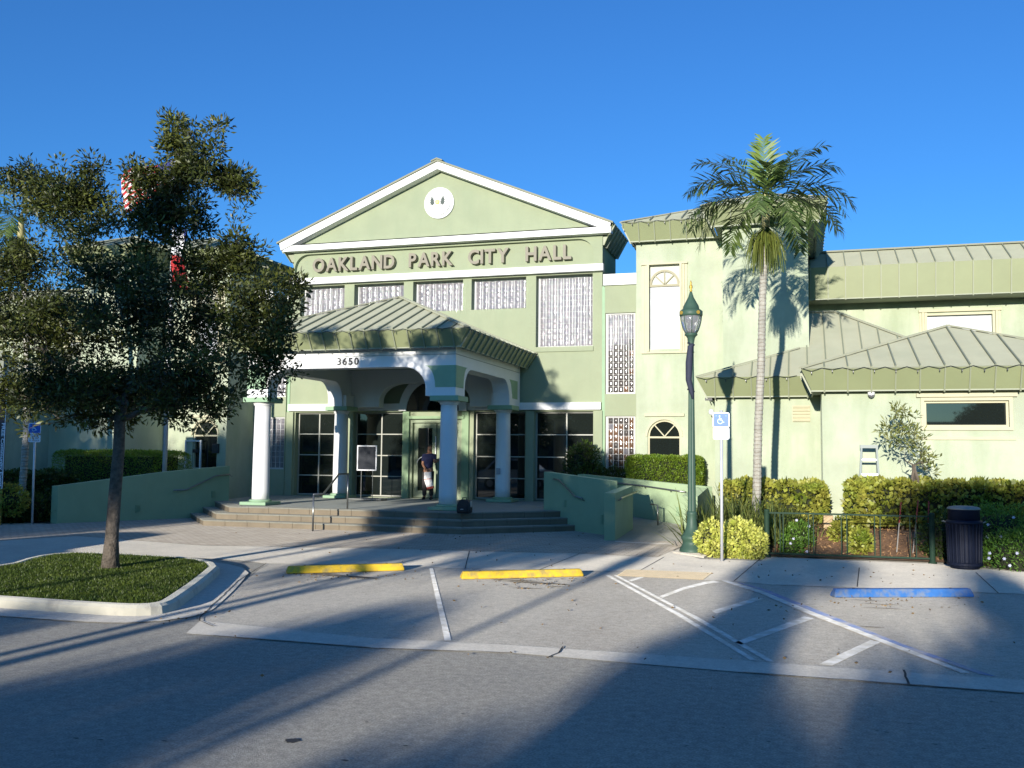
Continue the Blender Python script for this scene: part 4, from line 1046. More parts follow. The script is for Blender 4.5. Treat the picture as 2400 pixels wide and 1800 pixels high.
def vent(parent, px, py, w_, h_, A, B_):
    """slatted vent laid on the wall face running A-B"""
    A = Vector(A); B_ = Vector(B_); u = (B_-A).normalized(); n_ = Vector((u.y, -u.x, 0))
    d = ray(px, py); t = (A-CAM).dot(n_)/d.dot(n_); c = CAM+d*t
    f = MB(); f.bar(c-Vector((0, 0, h_/2))+n_*.006, c+Vector((0, 0, h_/2))+n_*.006, w_, .01, up=n_)
    vb = f.build('vent', M_green, parent)
    for k in range(6):
        z = c.z-h_/2+h_*(k+.5)/6; p = Vector((c.x, c.y, z))+n_*.018
        MB().bar(p-u*w_*.45, p+u*w_*.45, .012, h_/14).build('vent_slat', M_green, vb)
M_wallg = stain(mat('ramp_wall_green', (.36, .46, .27), .85, .06, 1.5, .25, 40, oren=.5), (.28, .38, .22), (1.5, 1.5, .5), .5, .75, .5)
fw = thing('ramp_wall', 'low green stucco wall with end pillar between steps and ramp', 'wall', (-4.1, 21.4, 0))
pa, pb_ = (-6.6, 24.72), (-4.42, 22.66)
poly_wall(fw, [(pa[0], pa[1], 0, 1.47), (pb_[0], pb_[1], 0, 1.31)], .22, M_wallg)
p0 = G(1416, 1268); p1 = G(1442, 1268)
MB().add([(p0.x, p0.y, 0), (p1.x, p1.y-.02, 0), (p1.x, 23.75, 0), (p0.x, 23.75, 0), (p0.x, p0.y, 1.07), (p1.x, p1.y-.02, 1.07), (p1.x, 23.75, 1.17), (p0.x, 23.75, 1.17)],
         [(0, 1, 2, 3), (4, 5, 6, 7), (0, 1, 5, 4), (1, 2, 6, 5), (2, 3, 7, 6), (3, 0, 4, 7)]).build('end_pillar', M_wallg, fw)
vent(fw, 1411, 1217, .10, .22, (*pa, 0), (*pb_, 0)); vent(fw, 1325, 1180, .10, .18, (*pa, 0), (*pb_, 0))
bw = thing('ramp_wall', 'sloping green stucco wall at the back of the ramp behind the lamp post', 'wall', (-2.5, 22.3, 0))
poly_wall(bw, [(-6.2, 27.0, .2, 1.38), (-2.32, 24.7, 0, 1.15)], .22, M_wallg)
MB().add([(-2.66, 22.2, 0), (-2.30, 22.2, 0), (-2.30, 24.9, 0), (-2.66, 24.9, 0), (-2.66, 22.2, 1.0), (-2.30, 22.2, 1.0), (-2.30, 24.9, 1.14), (-2.66, 24.9, 1.14)],
         [(0, 1, 2, 3), (4, 5, 6, 7), (0, 1, 5, 4), (1, 2, 6, 5), (2, 3, 7, 6), (3, 0, 4, 7)]).build('end_pillar', M_wallg, bw)
vent(bw, 1589, 1199, .11, .24, (-6.2, 27.0, 0), (-2.32, 24.7, 0))
lw_ = thing('ramp_wall', 'long low green stucco wall left of the steps with sloping top', 'wall', (-18.8, 20.7, 0))
lp0, lp1 = G(118, 1227), G(133, 1227.5); lpe = Vector((-16.25, 24.75, 0))
zlt0 = 1.9-(W(118, 1143, lp0.y).z*0+1.9-W(118, 1143, lp0.y).z)
poly_wall(lw_, [(lp1.x, lp1.y, 0, W(150, 1139, lp1.y).z), (-17.2, 23.2, 0, 1.35), (lpe.x, lpe.y, 0, 1.50)], .22, M_wallg)
MB().add([(lp0.x, lp0.y, 0), (lp1.x-.002, lp1.y, 0), (lp1.x-.15, 23.2, 0), (lp0.x-.15, 23.2, 0), (lp0.x, lp0.y, .98), (lp1.x-.002, lp1.y, .98), (lp1.x-.15, 23.2, 1.1), (lp0.x-.15, 23.2, 1.1)],
         [(0, 1, 2, 3), (4, 5, 6, 7), (0, 1, 5, 4), (1, 2, 6, 5), (2, 3, 7, 6), (3, 0, 4, 7)]).build('end_pillar', M_wallg, lw_)
vent(lw_, 322, 1192, .13, .2, (lp1.x, lp1.y, 0), (-17.2, 23.2, 0)); vent(lw_, 500, 1158, .12, .2, (-17.2, 23.2, 0), (lpe.x, lpe.y, 0))
rp = MB()
rv = [(p1.x, 21.45, .014), (-2.62, 21.75, .014), (-2.66, 24.75, .13), (p1.x, 23.6, .10), (-6.3, 25.0, .40), (-6.2, 26.95, .42), (-7, 28.9, .478), (-7, 25, .478)]
rp.add(rv, [(0, 1, 2, 3), (3, 2, 5, 4), (4, 5, 6, 7)])
struct(rp.build('ramp', M_ramp))
struct(sheet('ramp_threshold', [G(1443, 1270), G(1575, 1276), G(1573, 1278), G(1441, 1272)], .0165, M_strip))
# ramp handrails
def rail(name, label, pts, brk, r=.021):
    t = thing(name, label, 'handrail', pts[0], 'tube handrails fixed to the ramp walls')
    MB().tube(pts, r, 8).build('rail', M_rail, t, smooth=True)
    for p, q in brk: MB().tube([p, (Vector(p)+Vector(q))/2-Vector((0, 0, .03)), q], .011, 6).build('bracket', M_rail, t)
    return t
def onface(px, py, A, B_, off=.08):
    A = Vector((*A, 0)); B_ = Vector((*B_, 0)); u = (B_-A).normalized(); n_ = Vector((u.y, -u.x, 0)); A = A+n_*off
    d = ray(px, py); t = (A-CAM).dot(n_)/d.dot(n_); return CAM+d*t
nf = Vector((pb_[1]-pa[1], -(pb_[0]-pa[0]), 0)).normalized()
P = [onface(x, y, pa, pb_) for x, y in ((1297, 1123), (1309, 1124), (1347, 1163), (1364, 1168))]
rail('wall_handrail', 'steel handrail slanting down the green wall right of the steps', P, [(P[1], P[1]-nf*.08+Vector((0, 0, -.05))), (P[3], P[3]-nf*.08+Vector((0, 0, -.05)))])
P = [Vector((p1.x+.09, 21.55, .93)), Vector((p1.x+.09, 21.7, .95)), Vector((p1.x+.09, 23.8, 1.02))]
rail('wall_handrail', 'steel handrail on the inner face of the right wall pillar', P, [(P[1], P[1]+Vector((-.08, 0, -.05))), (P[2], P[2]+Vector((-.08, 0, -.05)))])
P = [onface(x, y, (-6.2, 27.), (-2.32, 24.7)) for x, y in ((1400, 1127), (1445, 1132), (1510, 1139), (1570, 1148), (1607, 1153))]
n2 = Vector((24.7-27., -(-2.32+6.2), 0)).normalized()
rail('wall_handrail', 'long dark handrail along the back ramp wall below the box hedge', P, [(q, q-n2*.08+Vector((0, 0, -.05))) for q in (P[2], P[3])])
P = [Vector((-3.62, 24.9, .15)), Vector((-3.62, 24.9, .72)), Vector((-3.75, 24.92, .75))]
P = [Vector((-3.55, 24.6, .13)), Vector((-3.55, 24.6, .66)), Vector((-3.75, 24.7, .68))]
rail('ramp_rail_end', 'short bent rail end standing on the ramp', P, [])
A_, B2 = (-17.2, 23.2), (lpe.x, lpe.y)
P = [onface(x, y, (lp1.x, lp1.y), (-17.2, 23.2)) for x, y in ((407, 1149), (437, 1148))]+[onface(x, y, A_, B2) for x, y in ((506, 1115), (539, 1112))]
rail('wall_handrail', 'dark handrail slanting up the left green wall beside the oak trunk', P, [(P[3], P[3]+Vector((.05, .06, -.05)))])

# ================================================================== PLANTS
def foliage_box(name, x0, x1, y0, y1, z0, z1, n, ll, lw__, m_, label, cat='hedge', group=None, rnd=.15, core=M_soil, wav=.05, up=.3, zc=None):
    c = Vector(((x0+x1)/2, (y0+y1)/2, 0)); t = thing(name, label, cat, c, group)
    h = Vector(((x1-x0)/2, (y1-y0)/2, (z1-z0)/2)); zc_ = (z0+z1)/2
    q = RNG.uniform(-1, 1, (n, 3)); ax_ = RNG.integers(0, 3, n); p = np.array([h.y*h.z, h.x*h.z, h.x*h.y]); ax_ = RNG.choice(3, n, p=p/p.sum())
    sg = np.sign(RNG.uniform(-1, 1, n)); dep = RNG.random(n)**2.2*.28
    for a in range(3): q[ax_ == a, a] = (sg*(1-dep))[ax_ == a]
    # rounded edges
    e = 1-rnd; nrm = np.linalg.norm(np.maximum(np.abs(q)-e, 0)/rnd, axis=1); k = nrm > 1
    over = np.maximum(np.abs(q)-e, 0); q[k] -= (np.sign(q)*over*(1-1/np.maximum(nrm, 1))[:, None])[k]
    P = q*np.array([h.x, h.y, h.z]); nz = np.sin(P[:, 0]*5.1+1)*np.cos(P[:, 2]*6+P[:, 1]*4)+.6*np.sin(P[:, 0]*13+P[:, 2]*11)
    N = np.zeros((n, 3)); N[np.arange(n), ax_] = sg; P = P+N*nz[:, None]*wav+RNG.normal(size=P.shape)*.012
    P[:, 2] += zc_; keep = P[:, 2] > z0
    N = N*.8+RNG.normal(size=N.shape)*.6; N[:, 2] += up
    V, F = leaves(P[keep], N[keep], ll, lw__)
    fastmesh('foliage', V, F, [m_], t)
    MB().box(-h.x*.8, h.x*.8, -h.y*.72, h.y*.72, z0+.05, zc_+h.z*.74).build('dark_core', mat('hedge_core', (.02, .025, .01), .95), t, world=False)  # near-black solid filler, stands for the shade inside the hedge
    if z0 > .5 and z0 < .7:
        sm = MB()
        for i in range(int((x1-x0)/.16)):
            x = -h.x*.85+i*.16+random.uniform(-.05, .05); y = random.uniform(-h.y, h.y)*.6; sm.tube([(x, y, .2), (x+random.uniform(-.08, .08), y, z0+.25)], .012, 5)
        sm.build('stem', M_bark, t, world=False)
    return t
def foliage_blob(name, blobs, n, ll, lw__, m_, label, cat='shrub', group=None, up=.35, kind=None, z0=.02, core=True):
    """blobs: (cx, cy, cz, rx, ry, rz)"""
    c = Vector((blobs[0][0], blobs[0][1], 0)); t = thing(name, label, cat, c, group); Vs, Fs, o = [], [], 0
    w_ = np.array([b[3]*b[4]+b[3]*b[5] for b in blobs]); w_ = w_/w_.sum(); cm = MB()
    for b, f in zip(blobs, w_):
        k = max(20, int(n*f)); d = RNG.normal(size=(k, 3)); d /= np.linalg.norm(d, axis=1)[:, None]
        r = 1-RNG.random(k)**2*.45; wv = 1+.12*np.sin(d[:, 0]*7+b[0]*3)*np.cos(d[:, 2]*6)
        P = d*(r*wv)[:, None]*np.array(b[3:6])+np.array([b[0]-c.x, b[1]-c.y, b[2]]); kp = P[:, 2] > z0
        N = d*.8+RNG.normal(size=d.shape)*.6; N[:, 2] += up
        V, F = leaves(P[kp], N[kp], ll, lw__); Vs.append(V); Fs.append(F+o); o += len(V)
        if core:
            k_ = len(cm.v); prof = [(b[3]*.68*math.sin(math.pi*i/6)+.002, -b[5]*.68*math.cos(math.pi*i/6)) for i in range(7)]
            cm.lathe((0, 0, 0), prof, 10)
            for i in range(k_, len(cm.v)):
                x, y, z = cm.v[i]; cm.v[i] = (x+b[0]-c.x, y*b[4]/b[3]+b[1]-c.y, max(z0-.02, z+b[2]))
    fastmesh('foliage', np.concatenate(Vs), np.concatenate(Fs), [m_], t)
    if core: cm.build('dark_core', mat('hedge_core', (.02,)*3), t, world=False)  # near-black solid fillers, stand for the shade between the leaves
    return t
# hedge above the back ramp wall
xa, xb = W(1470, 1100, 26.5).x, W(1636, 1100, 26.5).x
foliage_box('trimmed_hedge', xa, xb+.1, 26.3, 27.15, .95, W(1550, 1070, 26.4).z, 26000, .055, .022, M_hedge, 'bright green trimmed box hedge on the ramp wall under the arched window', rnd=.22, wav=.02)
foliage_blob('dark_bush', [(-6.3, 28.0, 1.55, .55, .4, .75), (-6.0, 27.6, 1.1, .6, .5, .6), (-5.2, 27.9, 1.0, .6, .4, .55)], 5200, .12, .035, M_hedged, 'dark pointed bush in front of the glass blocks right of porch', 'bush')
# left hedge in two trimmed masses and dark hedges
xa, xb = W(137, 1100, 24.2).x, W(415, 1100, 24.6).x
foliage_box('trimmed_hedge', xa, xb, 23.8, 25.4, .7, W(260, 1058, 24).z, 30000, .055, .024, M_hedge, 'long dark trimmed hedge above the left green wall', rnd=.22, wav=.025)
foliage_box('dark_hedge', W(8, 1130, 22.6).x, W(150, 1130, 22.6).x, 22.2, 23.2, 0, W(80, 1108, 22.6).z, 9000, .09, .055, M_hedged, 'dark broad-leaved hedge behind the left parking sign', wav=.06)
foliage_blob('yellow_shrub', [(W(18, 1170, 19.9).x, 19.9, .62, .55, .4, .42), (W(-20, 1170, 19.9).x, 19.9, .62, .5, .4, .42)], 3000, .08, .05, M_coco, 'yellow green shrub at the foot of the vertical banner', 'shrub')
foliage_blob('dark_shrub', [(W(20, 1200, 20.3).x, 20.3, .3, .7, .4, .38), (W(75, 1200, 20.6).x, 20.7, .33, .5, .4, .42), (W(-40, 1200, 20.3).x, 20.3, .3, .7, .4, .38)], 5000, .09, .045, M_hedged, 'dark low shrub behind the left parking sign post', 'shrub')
# right: cocoplum hedges
hz = W(1820, 1134, 22.2).z
foliage_box('cocoplum_hedge', W(1700, 1160, 22.2).x, W(1935, 1160, 22.).x, 21.7, 22.9, .58, hz, 6200, .105, .085, M_coco, 'yellow green round-leaved hedge behind the palm trunk', wav=.05, rnd=.2)
hz2 = W(2180, 1133, 21.4).z
foliage_box('cocoplum_hedge', W(1985, 1160, 21.4).x, W(2420, 1160, 21.4).x+3, 20.9, 22.1, .58, hz2, 15000, .105, .085, M_coco, 'long round-leaved hedge from the stepladder to the right edge', wav=.05, rnd=.2)
# variegated shrubs by the sign post
foliage_blob('variegated_shrub', [(W(1668, 1270, 18.8).x, 18.8, .34, .30, .26, .34), (W(1690, 1290, 18.5).x, 18.7, .22, .3, .25, .25)], 2600, .075, .045, M_vari, 'yellow variegated shrub between lamp base and sign post')
foliage_blob('variegated_shrub', [(W(1735, 1270, 18.7).x, 18.7, .36, .36, .3, .36), (W(1762, 1285, 18.6).x, 18.7, .28, .28, .3, .30)], 3800, .075, .045, M_vari, 'larger yellow variegated shrub right of the sign post')
# strap-leaved clumps
def strap_clump(name, cx_, cy_2, n, L_, label, spread=.35):
    t = thing(name, label, 'plant', (cx_, cy_2, .02)); V = []; F = []; rnd = random
    for i in range(n):
        a = rnd.uniform(0, 2*math.pi); e = rnd.uniform(.35, 1.35); l = L_*rnd.uniform(.6, 1.1); b = Vector((rnd.gauss(0, spread*.5), rnd.gauss(0, spread*.5), .05))
        d = Vector((math.cos(a)*math.cos(e), math.sin(a)*math.cos(e), math.sin(e))); sd_ = d.cross(Vector((0, 0, 1))).normalized()*.019
        p = b; pr_ = []
        for k in range(6):
            w__ = 1-.9*(k/5)**1.5; pr_.append((p-sd_*w__, p+sd_*w__)); p = p+d*l/5; d = (d+Vector((0, 0, -.24*k*.5))).normalized()
        o = len(V)
        for q in pr_: V += [tuple(q[0]), tuple(q[1])]
        F += [(o+2*k, o+2*k+1, o+2*k+3, o+2*k+2) for k in range(5)]
    fastmesh('foliage', np.array(V), np.array(F), [M_blade], t)
    return t
for px, Y_, n, L_, lab in ((1665, 20.4, 190, 1.0, 'tall arching strap-leaved plant right of the ramp wall end'), (1715, 20.7, 200, 1.05, 'strap-leaved plant behind the larger variegated shrub'),
                           (1760, 20.3, 200, .95, 'strap-leaved plant left of the palm trunk foot'), (1815, 20.2, 200, .95, 'strap-leaved plant right of the palm trunk foot'), (1850, 20.6, 150, .8, 'strap-leaved plant in front of the yellow green hedge')):
    strap_clump('strap_plant', W(px, 1200, Y_).x, Y_, int(n*1.5), L_*1.25, lab, .5)
for px, Y_, lab in ((90, 20.9, 'dark strap-leaved plant between left sign and green wall'), (112, 21.2, 'dark strap-leaved plant touching the left wall pillar')):
    strap_clump('strap_plant', W(px, 1200, Y_).x, Y_, 110, .8, lab, .3)
def flowers(t, spots):
    for x, y, z in spots:
        mb = MB()
        for k in range(6):
            a = k*math.pi/3; mb.add([(x, y-.01, z), (x+.02*math.cos(a-.4), y-.03, z+.02*math.sin(a-.4)), (x+.03*math.cos(a), y-.03, z+.03*math.sin(a)), (x+.02*math.cos(a+.4), y-.03, z+.02*math.sin(a+.4))], [(0, 1, 2, 3)])
        mb.build('flower', M_petal, t)
t = foliage_blob('flowering_shrub', [(W(1870, 1265, 19.9).x, 19.9, .28, .30, .28, .36), (W(1855, 1280, 19.6).x, 19.5, .18, .22, .25, .22)], 3400, .06, .022, M_cover, 'small green shrub with pale flowers behind the railing', z0=.03)
flowers(t, [tuple(W(x, y, 19.25)) for x, y in ((1860, 1262), (1853, 1273), (1891, 1292), (1867, 1219), (1896, 1233))])
t = foliage_blob('flowering_ground_cover', [(W(2350, 1290, 18.3).x+.45, 18.6, .2, .85, .5, .5), (W(2400, 1280, 18.8).x+.6, 18.8, .3, 1., .7, .7), (W(2330, 1240, 19.4).x+.2, 19.7, .5, .9, .7, .6), (5.5, 18.8, .3, 1.2, .7, .6)], 27000, .065, .02, M_cover, 'low green flowering plants filling the bed right of the bin', 'shrub')
flowers(t, [tuple(W(x, y, 17.95)) for x, y in ((2353, 1309), (2383, 1296), (2319, 1296), (2317, 1308), (2366, 1325))]+[tuple(W(x, y, 18.8)) for x, y in ((2315, 1229), (2345, 1257), (2313, 1258), (2375, 1212))])
foliage_blob('small_croton', [(W(1975, 1252, 20.2).x, 20.2, .42, .22, .2, .3)], 700, .10, .05, M_coco, 'small yellowish plant in the mulch behind the railing', z0=.03, core=False)
foliage_blob('small_croton', [(W(2018, 1275, 19.6).x, 19.6, .3, .2, .2, .25)], 600, .10, .05, M_coco, 'small plant in the mulch behind the middle of the railing', z0=.03, core=False)
foliage_blob('dark_shrub', [(W(2215, 1250, 19.5).x, 19.6, .4, .45, .4, .55), (W(2260, 1260, 19.8).x, 19.9, .4, .5, .4, .5)], 4200, .07, .03, M_hedged, 'dark leafy shrub behind the dark litter bin', z0=.03)
# loose litter on the mulch
mb = MB(); PV = []
blds = blades('mulch_chips', bedR, 34000, .035, .06, .018, mat('mulch_chip', (.24, .12, .05), .9, .0, 6, col2=(.50, .30, .14), rand=.4), up=.25); blds['kind'] = 'stuff'
for v_ in blds.data.vertices:
    if v_.co.y > 19.15 and v_.co.x > -1.85: v_.co.z += bedz(v_.co.x, v_.co.y)-.03

# ------------------------------------------------------------------ trees
def branch(mb, a, b, r0, r1, wob=.08, k=5, sag=0.):
    a = Vector(a); b = Vector(b); L_ = (b-a).length; P = [a.lerp(b, i/k)+Vector((random.gauss(0, wob*L_/k*1.0), random.gauss(0, wob*L_/k), random.gauss(0, wob*L_/k)+sag*math.sin(math.pi*i/k)*L_))*(0 < i < k) for i in range(k+1)]
    mb.tube(P, [r0+(r1-r0)*i/k for i in range(k+1)], 7); return P
def tree(name, base_, trunk, blobs, n_tw, per, ll, lw__, m_, label, r0=.15, cr=.14, group=None, seed=1, forks=None, gapf=1.7, gth=-.24):
    """trunk: list of points; blobs: (x,y,z,rx,ry,rz,weight)"""
    random.seed(seed); rng = np.random.default_rng(seed)
    t = thing(name, label, 'tree', base_, group); b0 = Vector(base_)
    mb = MB(); n_ = len(trunk)
    mb.tube([Vector(p)-b0 for p in trunk], [r0*1.35]+[r0*(1-.28*i/(n_-1)) for i in range(1, n_)], 12)
    top = Vector(trunk[-1]); tw = []; wt = np.array([b[6] for b in blobs]); wt = wt/wt.sum()
    nodes = [(Vector(p)-b0, r0*.8) for p in trunk[-2:]]
    order = sorted(range(len(blobs)), key=lambda i: (Vector(blobs[i][:3])-top).length)
    for bi in order:
        b = blobs[bi]; f = wt[bi]; c = Vector(b[:3])-b0
        cand = [q for q in nodes if q[0].z < c.z+.1] or nodes[:2]
        src, rs = min(cand, key=lambda q: (q[0]-c).length+.35*(q[0]-nodes[0][0]).length*.3)
        rs = min(rs*.72, r0*.5); P = branch(mb, src, c, rs, rs*.22, .16, 6, .06)
        for q_, i_ in ((P[3], 3), (P[5], 5)): nodes.append((q_, rs*(1-.65*i_/6)))
        k = max(8, int(n_tw*f)); d = rng.normal(size=(k, 3)); d /= np.linalg.norm(d, axis=1)[:, None]
        r = rng.random(k)**.45*rng.choice([.8, 1, 1, 1.15], k); Q = d*r[:, None]*np.array(b[3:6])+np.array(b[:3])
        nz = np.array([mnoise.noise(Vector(q)*gapf) for q in Q]); Q = Q[nz > gth]; k = len(Q)
        tw.append(Q)
        for i in rng.choice(k, min(k, 9), replace=False):
            s_ = P[random.randint(2, 5)]; branch(mb, s_, Vector(Q[i])-b0, rs*.28, r0*.03, .25, 4)
    mb.build('trunk', M_bark, t, smooth=True, world=False)
    tw = np.concatenate(tw); n = len(tw)*per
    C = np.repeat(tw, per, 0); off = rng.normal(size=(n, 3)); off /= np.linalg.norm(off, axis=1)[:, None]
    C = C+off*(cr*rng.random(n)**.6)[:, None]*np.array([1.1, 1.1, .75]); N = off+rng.normal(size=off.shape)*.35; N[:, 2] += .15
    C -= np.array(b0)
    V, F = leaves(C, N, ll, lw__, rng=rng); fastmesh('crown', V, F, [m_], t)
    return t
tb = G(258, 1335, .1); Yt = tb.y
def PT(px, py, dy=0): return W(px, py, Yt+dy)
k144 = 1/ (FL/(Vector((tb.x, tb.y, 1.9))-CAM).dot(FW))
tr_pts = [PT(258, 1338), PT(262, 1260), PT(270, 1150), PT(278, 1060), PT(281, 985), PT(288, 935)]
bl = []
for px, py, dy, rx, ry, wgt in [
    (60, 640, .2, 120, 90, 1.0), (140, 470, .1, 120, 85, .85), (60, 430, .4, 75, 55, .35), (215, 400, .2, 30, 28, .08), (250, 590, -.3, 130, 110, 1.2), (60, 800, -.3, 130, 110, 1.3), (180, 760, .4, 150, 110, 1.3),
    (330, 730, -.6, 160, 120, 1.6), (480, 740, .3, 130, 110, 1.3), (600, 740, -.1, 95, 100, .95), (630, 860, .0, 55, 60, .33), (480, 880, -.4, 140, 70, 1.0), (330, 900, .5, 150, 75, 1.2), (180, 910, -.3, 140, 70, 1.05),
    (60, 930, .3, 90, 60, .6), (500, 620, .1, 75, 55, .5), (400, 520, .0, 95, 70, .65), (345, 420, .1, 66, 48, .42), (440, 400, .1, 66, 52, .42), (450, 322, .0, 62, 36, .3), (478, 368, .0, 60, 40, .3), (520, 410, 0, 50, 34, .2), (410, 345, .1, 50, 34, .2), (520, 500, .1, 45, 40, .15), (560, 610, .1, 60, 45, .3), (405, 285, 0, 18, 16, .03), (500, 300, 0, 22, 14, .04),
    (545, 425, .0, 42, 30, .14), (560, 455, 0, 25, 45, .12), (520, 400, 0, 40, 25, .1), (560, 560, .1, 24, 14, .04), (420, 950, -.2, 130, 45, .6), (240, 975, .2, 90, 32, .35), (510, 970, 0, 50, 30, .16), (110, 985, 0, 60, 26, .15), (660, 690, .1, 42, 60, .22), (690, 660, .1, 22, 26, .05), (480, 350, 0, 45, 36, .16), (420, 465, .1, 75, 55, .4), (190, 470, .1, 60, 60, .3), (300, 500, .2, 60, 50, .3), (-80, 700, 0, 120, 180, 1.2), (-90, 900, 0, 100, 90, .7)]:
    p = PT(px, py, dy*1.3); bl.append((p.x, p.y, p.z, rx*k144, max(rx, ry)*k144*.85, ry*k144, wgt*(1.0)))
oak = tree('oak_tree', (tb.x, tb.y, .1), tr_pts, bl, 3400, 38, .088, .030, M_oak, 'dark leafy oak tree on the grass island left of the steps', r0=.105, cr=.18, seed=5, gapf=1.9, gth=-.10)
# palms
def frond(V, F, MI, base_, az, el, L_, droop, width=.60, mi=0, n=20, tw=0.):
    d = Vector((math.cos(az)*math.cos(el), math.sin(az)*math.cos(el), math.sin(el))); p = Vector(base_); pts = [p.copy()]; seg = L_/n
    for i in range(n):
        p = p+d*seg; d = (d+Vector((0, 0, -.70*droop*(.3+1.5*i/n)/n*2))).normalized(); pts.append(p.copy())
    side0 = Vector((-math.sin(az), math.cos(az), 0))
    o = len(V)                                   # midrib
    for i, q in enumerate(pts):
        w__ = .016*(1-i/n)+.003; V += [tuple(q-side0*w__), tuple(q+side0*w__)]
    for i in range(n): F.append((o+2*i, o+2*i+1, o+2*i+3, o+2*i+2)); MI.append(mi)
    for i in range(5, n+1):
        t_ = (pts[i]-pts[i-1]).normalized(); f = i/n; ll = width*(1.0-.55*abs(f-.5)*2)**.8*random.uniform(.85, 1.1)*(1 if f < .9 else .8)
        nn = side0.cross(t_).normalized()
        for s in (-1, 1):
            for sub in (0, .5):
                b = pts[i]-t_*seg*sub; dir_ = (side0*s*.8+t_*random.uniform(.45, .95)+nn*random.uniform(-.35, .5)).normalized()
                m_ = b+dir_*ll*.5; e = b+dir_*ll+Vector((0, 0, -.14*ll*random.uniform(.3, 1.6))); wv = dir_.cross(nn).normalized()*.025
                o = len(V); V += [tuple(b-wv*.3), tuple(b+wv*.3), tuple(m_+wv), tuple(m_-wv), tuple(e)]
                F.append((o, o+1, o+2, o+3)); MI.append(mi); F.append((o+3, o+2, o+4, o+4)); MI.append(mi)
def palm(base_, pts, fronds, label, r0=.092, r1=.072, group=None, skirt=True, seed=3, shaft=.55, rings=True):
    random.seed(seed); b0 = Vector(base_); t = thing('palm_tree', label, 'palm tree', base_, group)
    P = [Vector(p)-b0 for p in pts]
    Q = []; Rr = []
    for a, b in zip(P[:-1], P[1:]):
        k = max(2, int((b-a).length/.055))
        for i in range(k): Q.append(a.lerp(b, i/k))
    Q.append(P[-1]); n = len(Q)
    for i in range(n): Rr.append((r0+(r1-r0)*i/n)*(1.07 if i % 2 else .96)*random.uniform(.98, 1.02) if rings else r0+(r1-r0)*i/n)
    Rr[0] = r0*1.3
    MB().tube(Q, Rr, 12).build('trunk', M_palmbark, t, world=False)
    top = P[-1]; ct = top+Vector((0, 0, shaft))
    MB().tube([top, top+Vector((0, 0, shaft*.3)), ct, ct+Vector((0, 0, .25))], [r1*1.1, r1*1.25, r1*.9, r1*.3], 10).build('crown_shaft', M_crownsh, t, smooth=True, world=False)
    for (az, el, L_, dr, mi) in fronds:
        V, F, MI = [], [], []
        frond(V, F, MI, ct-Vector((0, 0, .12)), az, el, L_, dr)
        me = bpy.data.meshes.new('frond'); me.from_pydata(V, [], [tuple(dict.fromkeys(f)) for f in F]); me.materials.append(M_palmy if mi else M_palm)
        o = bpy.data.objects.new('frond', me); COL.objects.link(o); o.parent = t
    if skirt:
        V, F = [], []
        for i in range(520):
            a = random.uniform(0, 2*math.pi); r = random.random()**.6*random.choice((.2, .3, .36)); b = top+Vector((math.cos(a)*.06, math.sin(a)*.06, random.uniform(-.12, .04)))
            m_ = top+Vector((math.cos(a)*r*1.15, math.sin(a)*r*1.15, random.uniform(-.3, .0)-.1)); e = top+Vector((math.cos(a)*r*1.5, math.sin(a)*r*1.5, -random.uniform(.3, 1.05)))
            s = Vector((random.uniform(-1, 1), random.uniform(-1, 1), 0)).normalized()*.009; o = len(V)
            V += [tuple(b-s*.5), tuple(b+s*.5), tuple(m_+s), tuple(m_-s), tuple(e+s*.6), tuple(e-s*.6)]; F += [(o, o+1, o+2, o+3), (o+3, o+2, o+4, o+5)]
        fastmesh('flower_strands', np.array(V), np.array(F), [M_fruit], t)
    return t
Yp = 21.
ppts = [W(1768, 1262, Yp), W(1774, 1147, Yp), W(1777, 1000, Yp), W(1784, 850, Yp), W(1787, 700, Yp), W(1791, 600, Yp), W(1794, 535, Yp)]
ppts[0].z = 0.
fr_ = [(math.radians(a), math.radians(e), L_, d, m_) for a, e, L_, d, m_ in
       [(100, 84, 1.55, .35, 1), (182, 58, 1.9, 1.1, 0), (205, 40, 1.75, 1.3, 0), (165, 30, 2.0, 1.7, 0), (188, 12, 1.9, 1.9, 0), (12, 62, 1.9, .9, 0), (-15, 50, 1.8, 1.2, 0), (20, 25, 1.9, 1.7, 0), (-5, 14, 1.95, 1.6, 0),
        (-30, 14, 1.7, 2.2, 0), (265, 35, 1.5, 2.4, 0), (300, 18, 1.6, 2.4, 0), (90, 40, 1.8, 1.6, 0), (130, 15, 1.7, 2.0, 0), (55, 12, 1.7, 2.0, 0), (285, 60, 1.4, 1.6, 0), (150, 66, 1.7, .9, 0), (35, 70, 1.6, .9, 0), (175, 48, 2.0, 1.4, 0), (195, 22, 2.1, 1.5, 0), (5, 36, 2.1, 1.5, 0), (-12, 30, 2.0, 1.7, 0), (80, 60, 1.8, 1., 0)]]
palm((ppts[0].x, Yp, 0), ppts, fr_, 'slender ringed palm in the planting bed right of the lamp post', seed=4, shaft=.62)
fr2 = [(math.radians(a), math.radians(e), 1.9, 1.5, 0) for a, e in [(10, 50), (50, 30), (95, 60), (140, 25), (180, 45), (215, 20), (260, 40), (300, 15), (335, 35), (20, 5), (160, 0), (240, 70)]]
lp = [W(50, 1166, 21.8), W(62, 1010, 21.8), W(64, 850, 21.8), W(58, 700, 21.8), W(48, 560, 21.8)]; lp[0].z = 0
palm((lp[0].x, 21.8, 0), lp, fr2, 'pale palm trunk beside the left parking sign', seed=9, r0=.10, r1=.08)
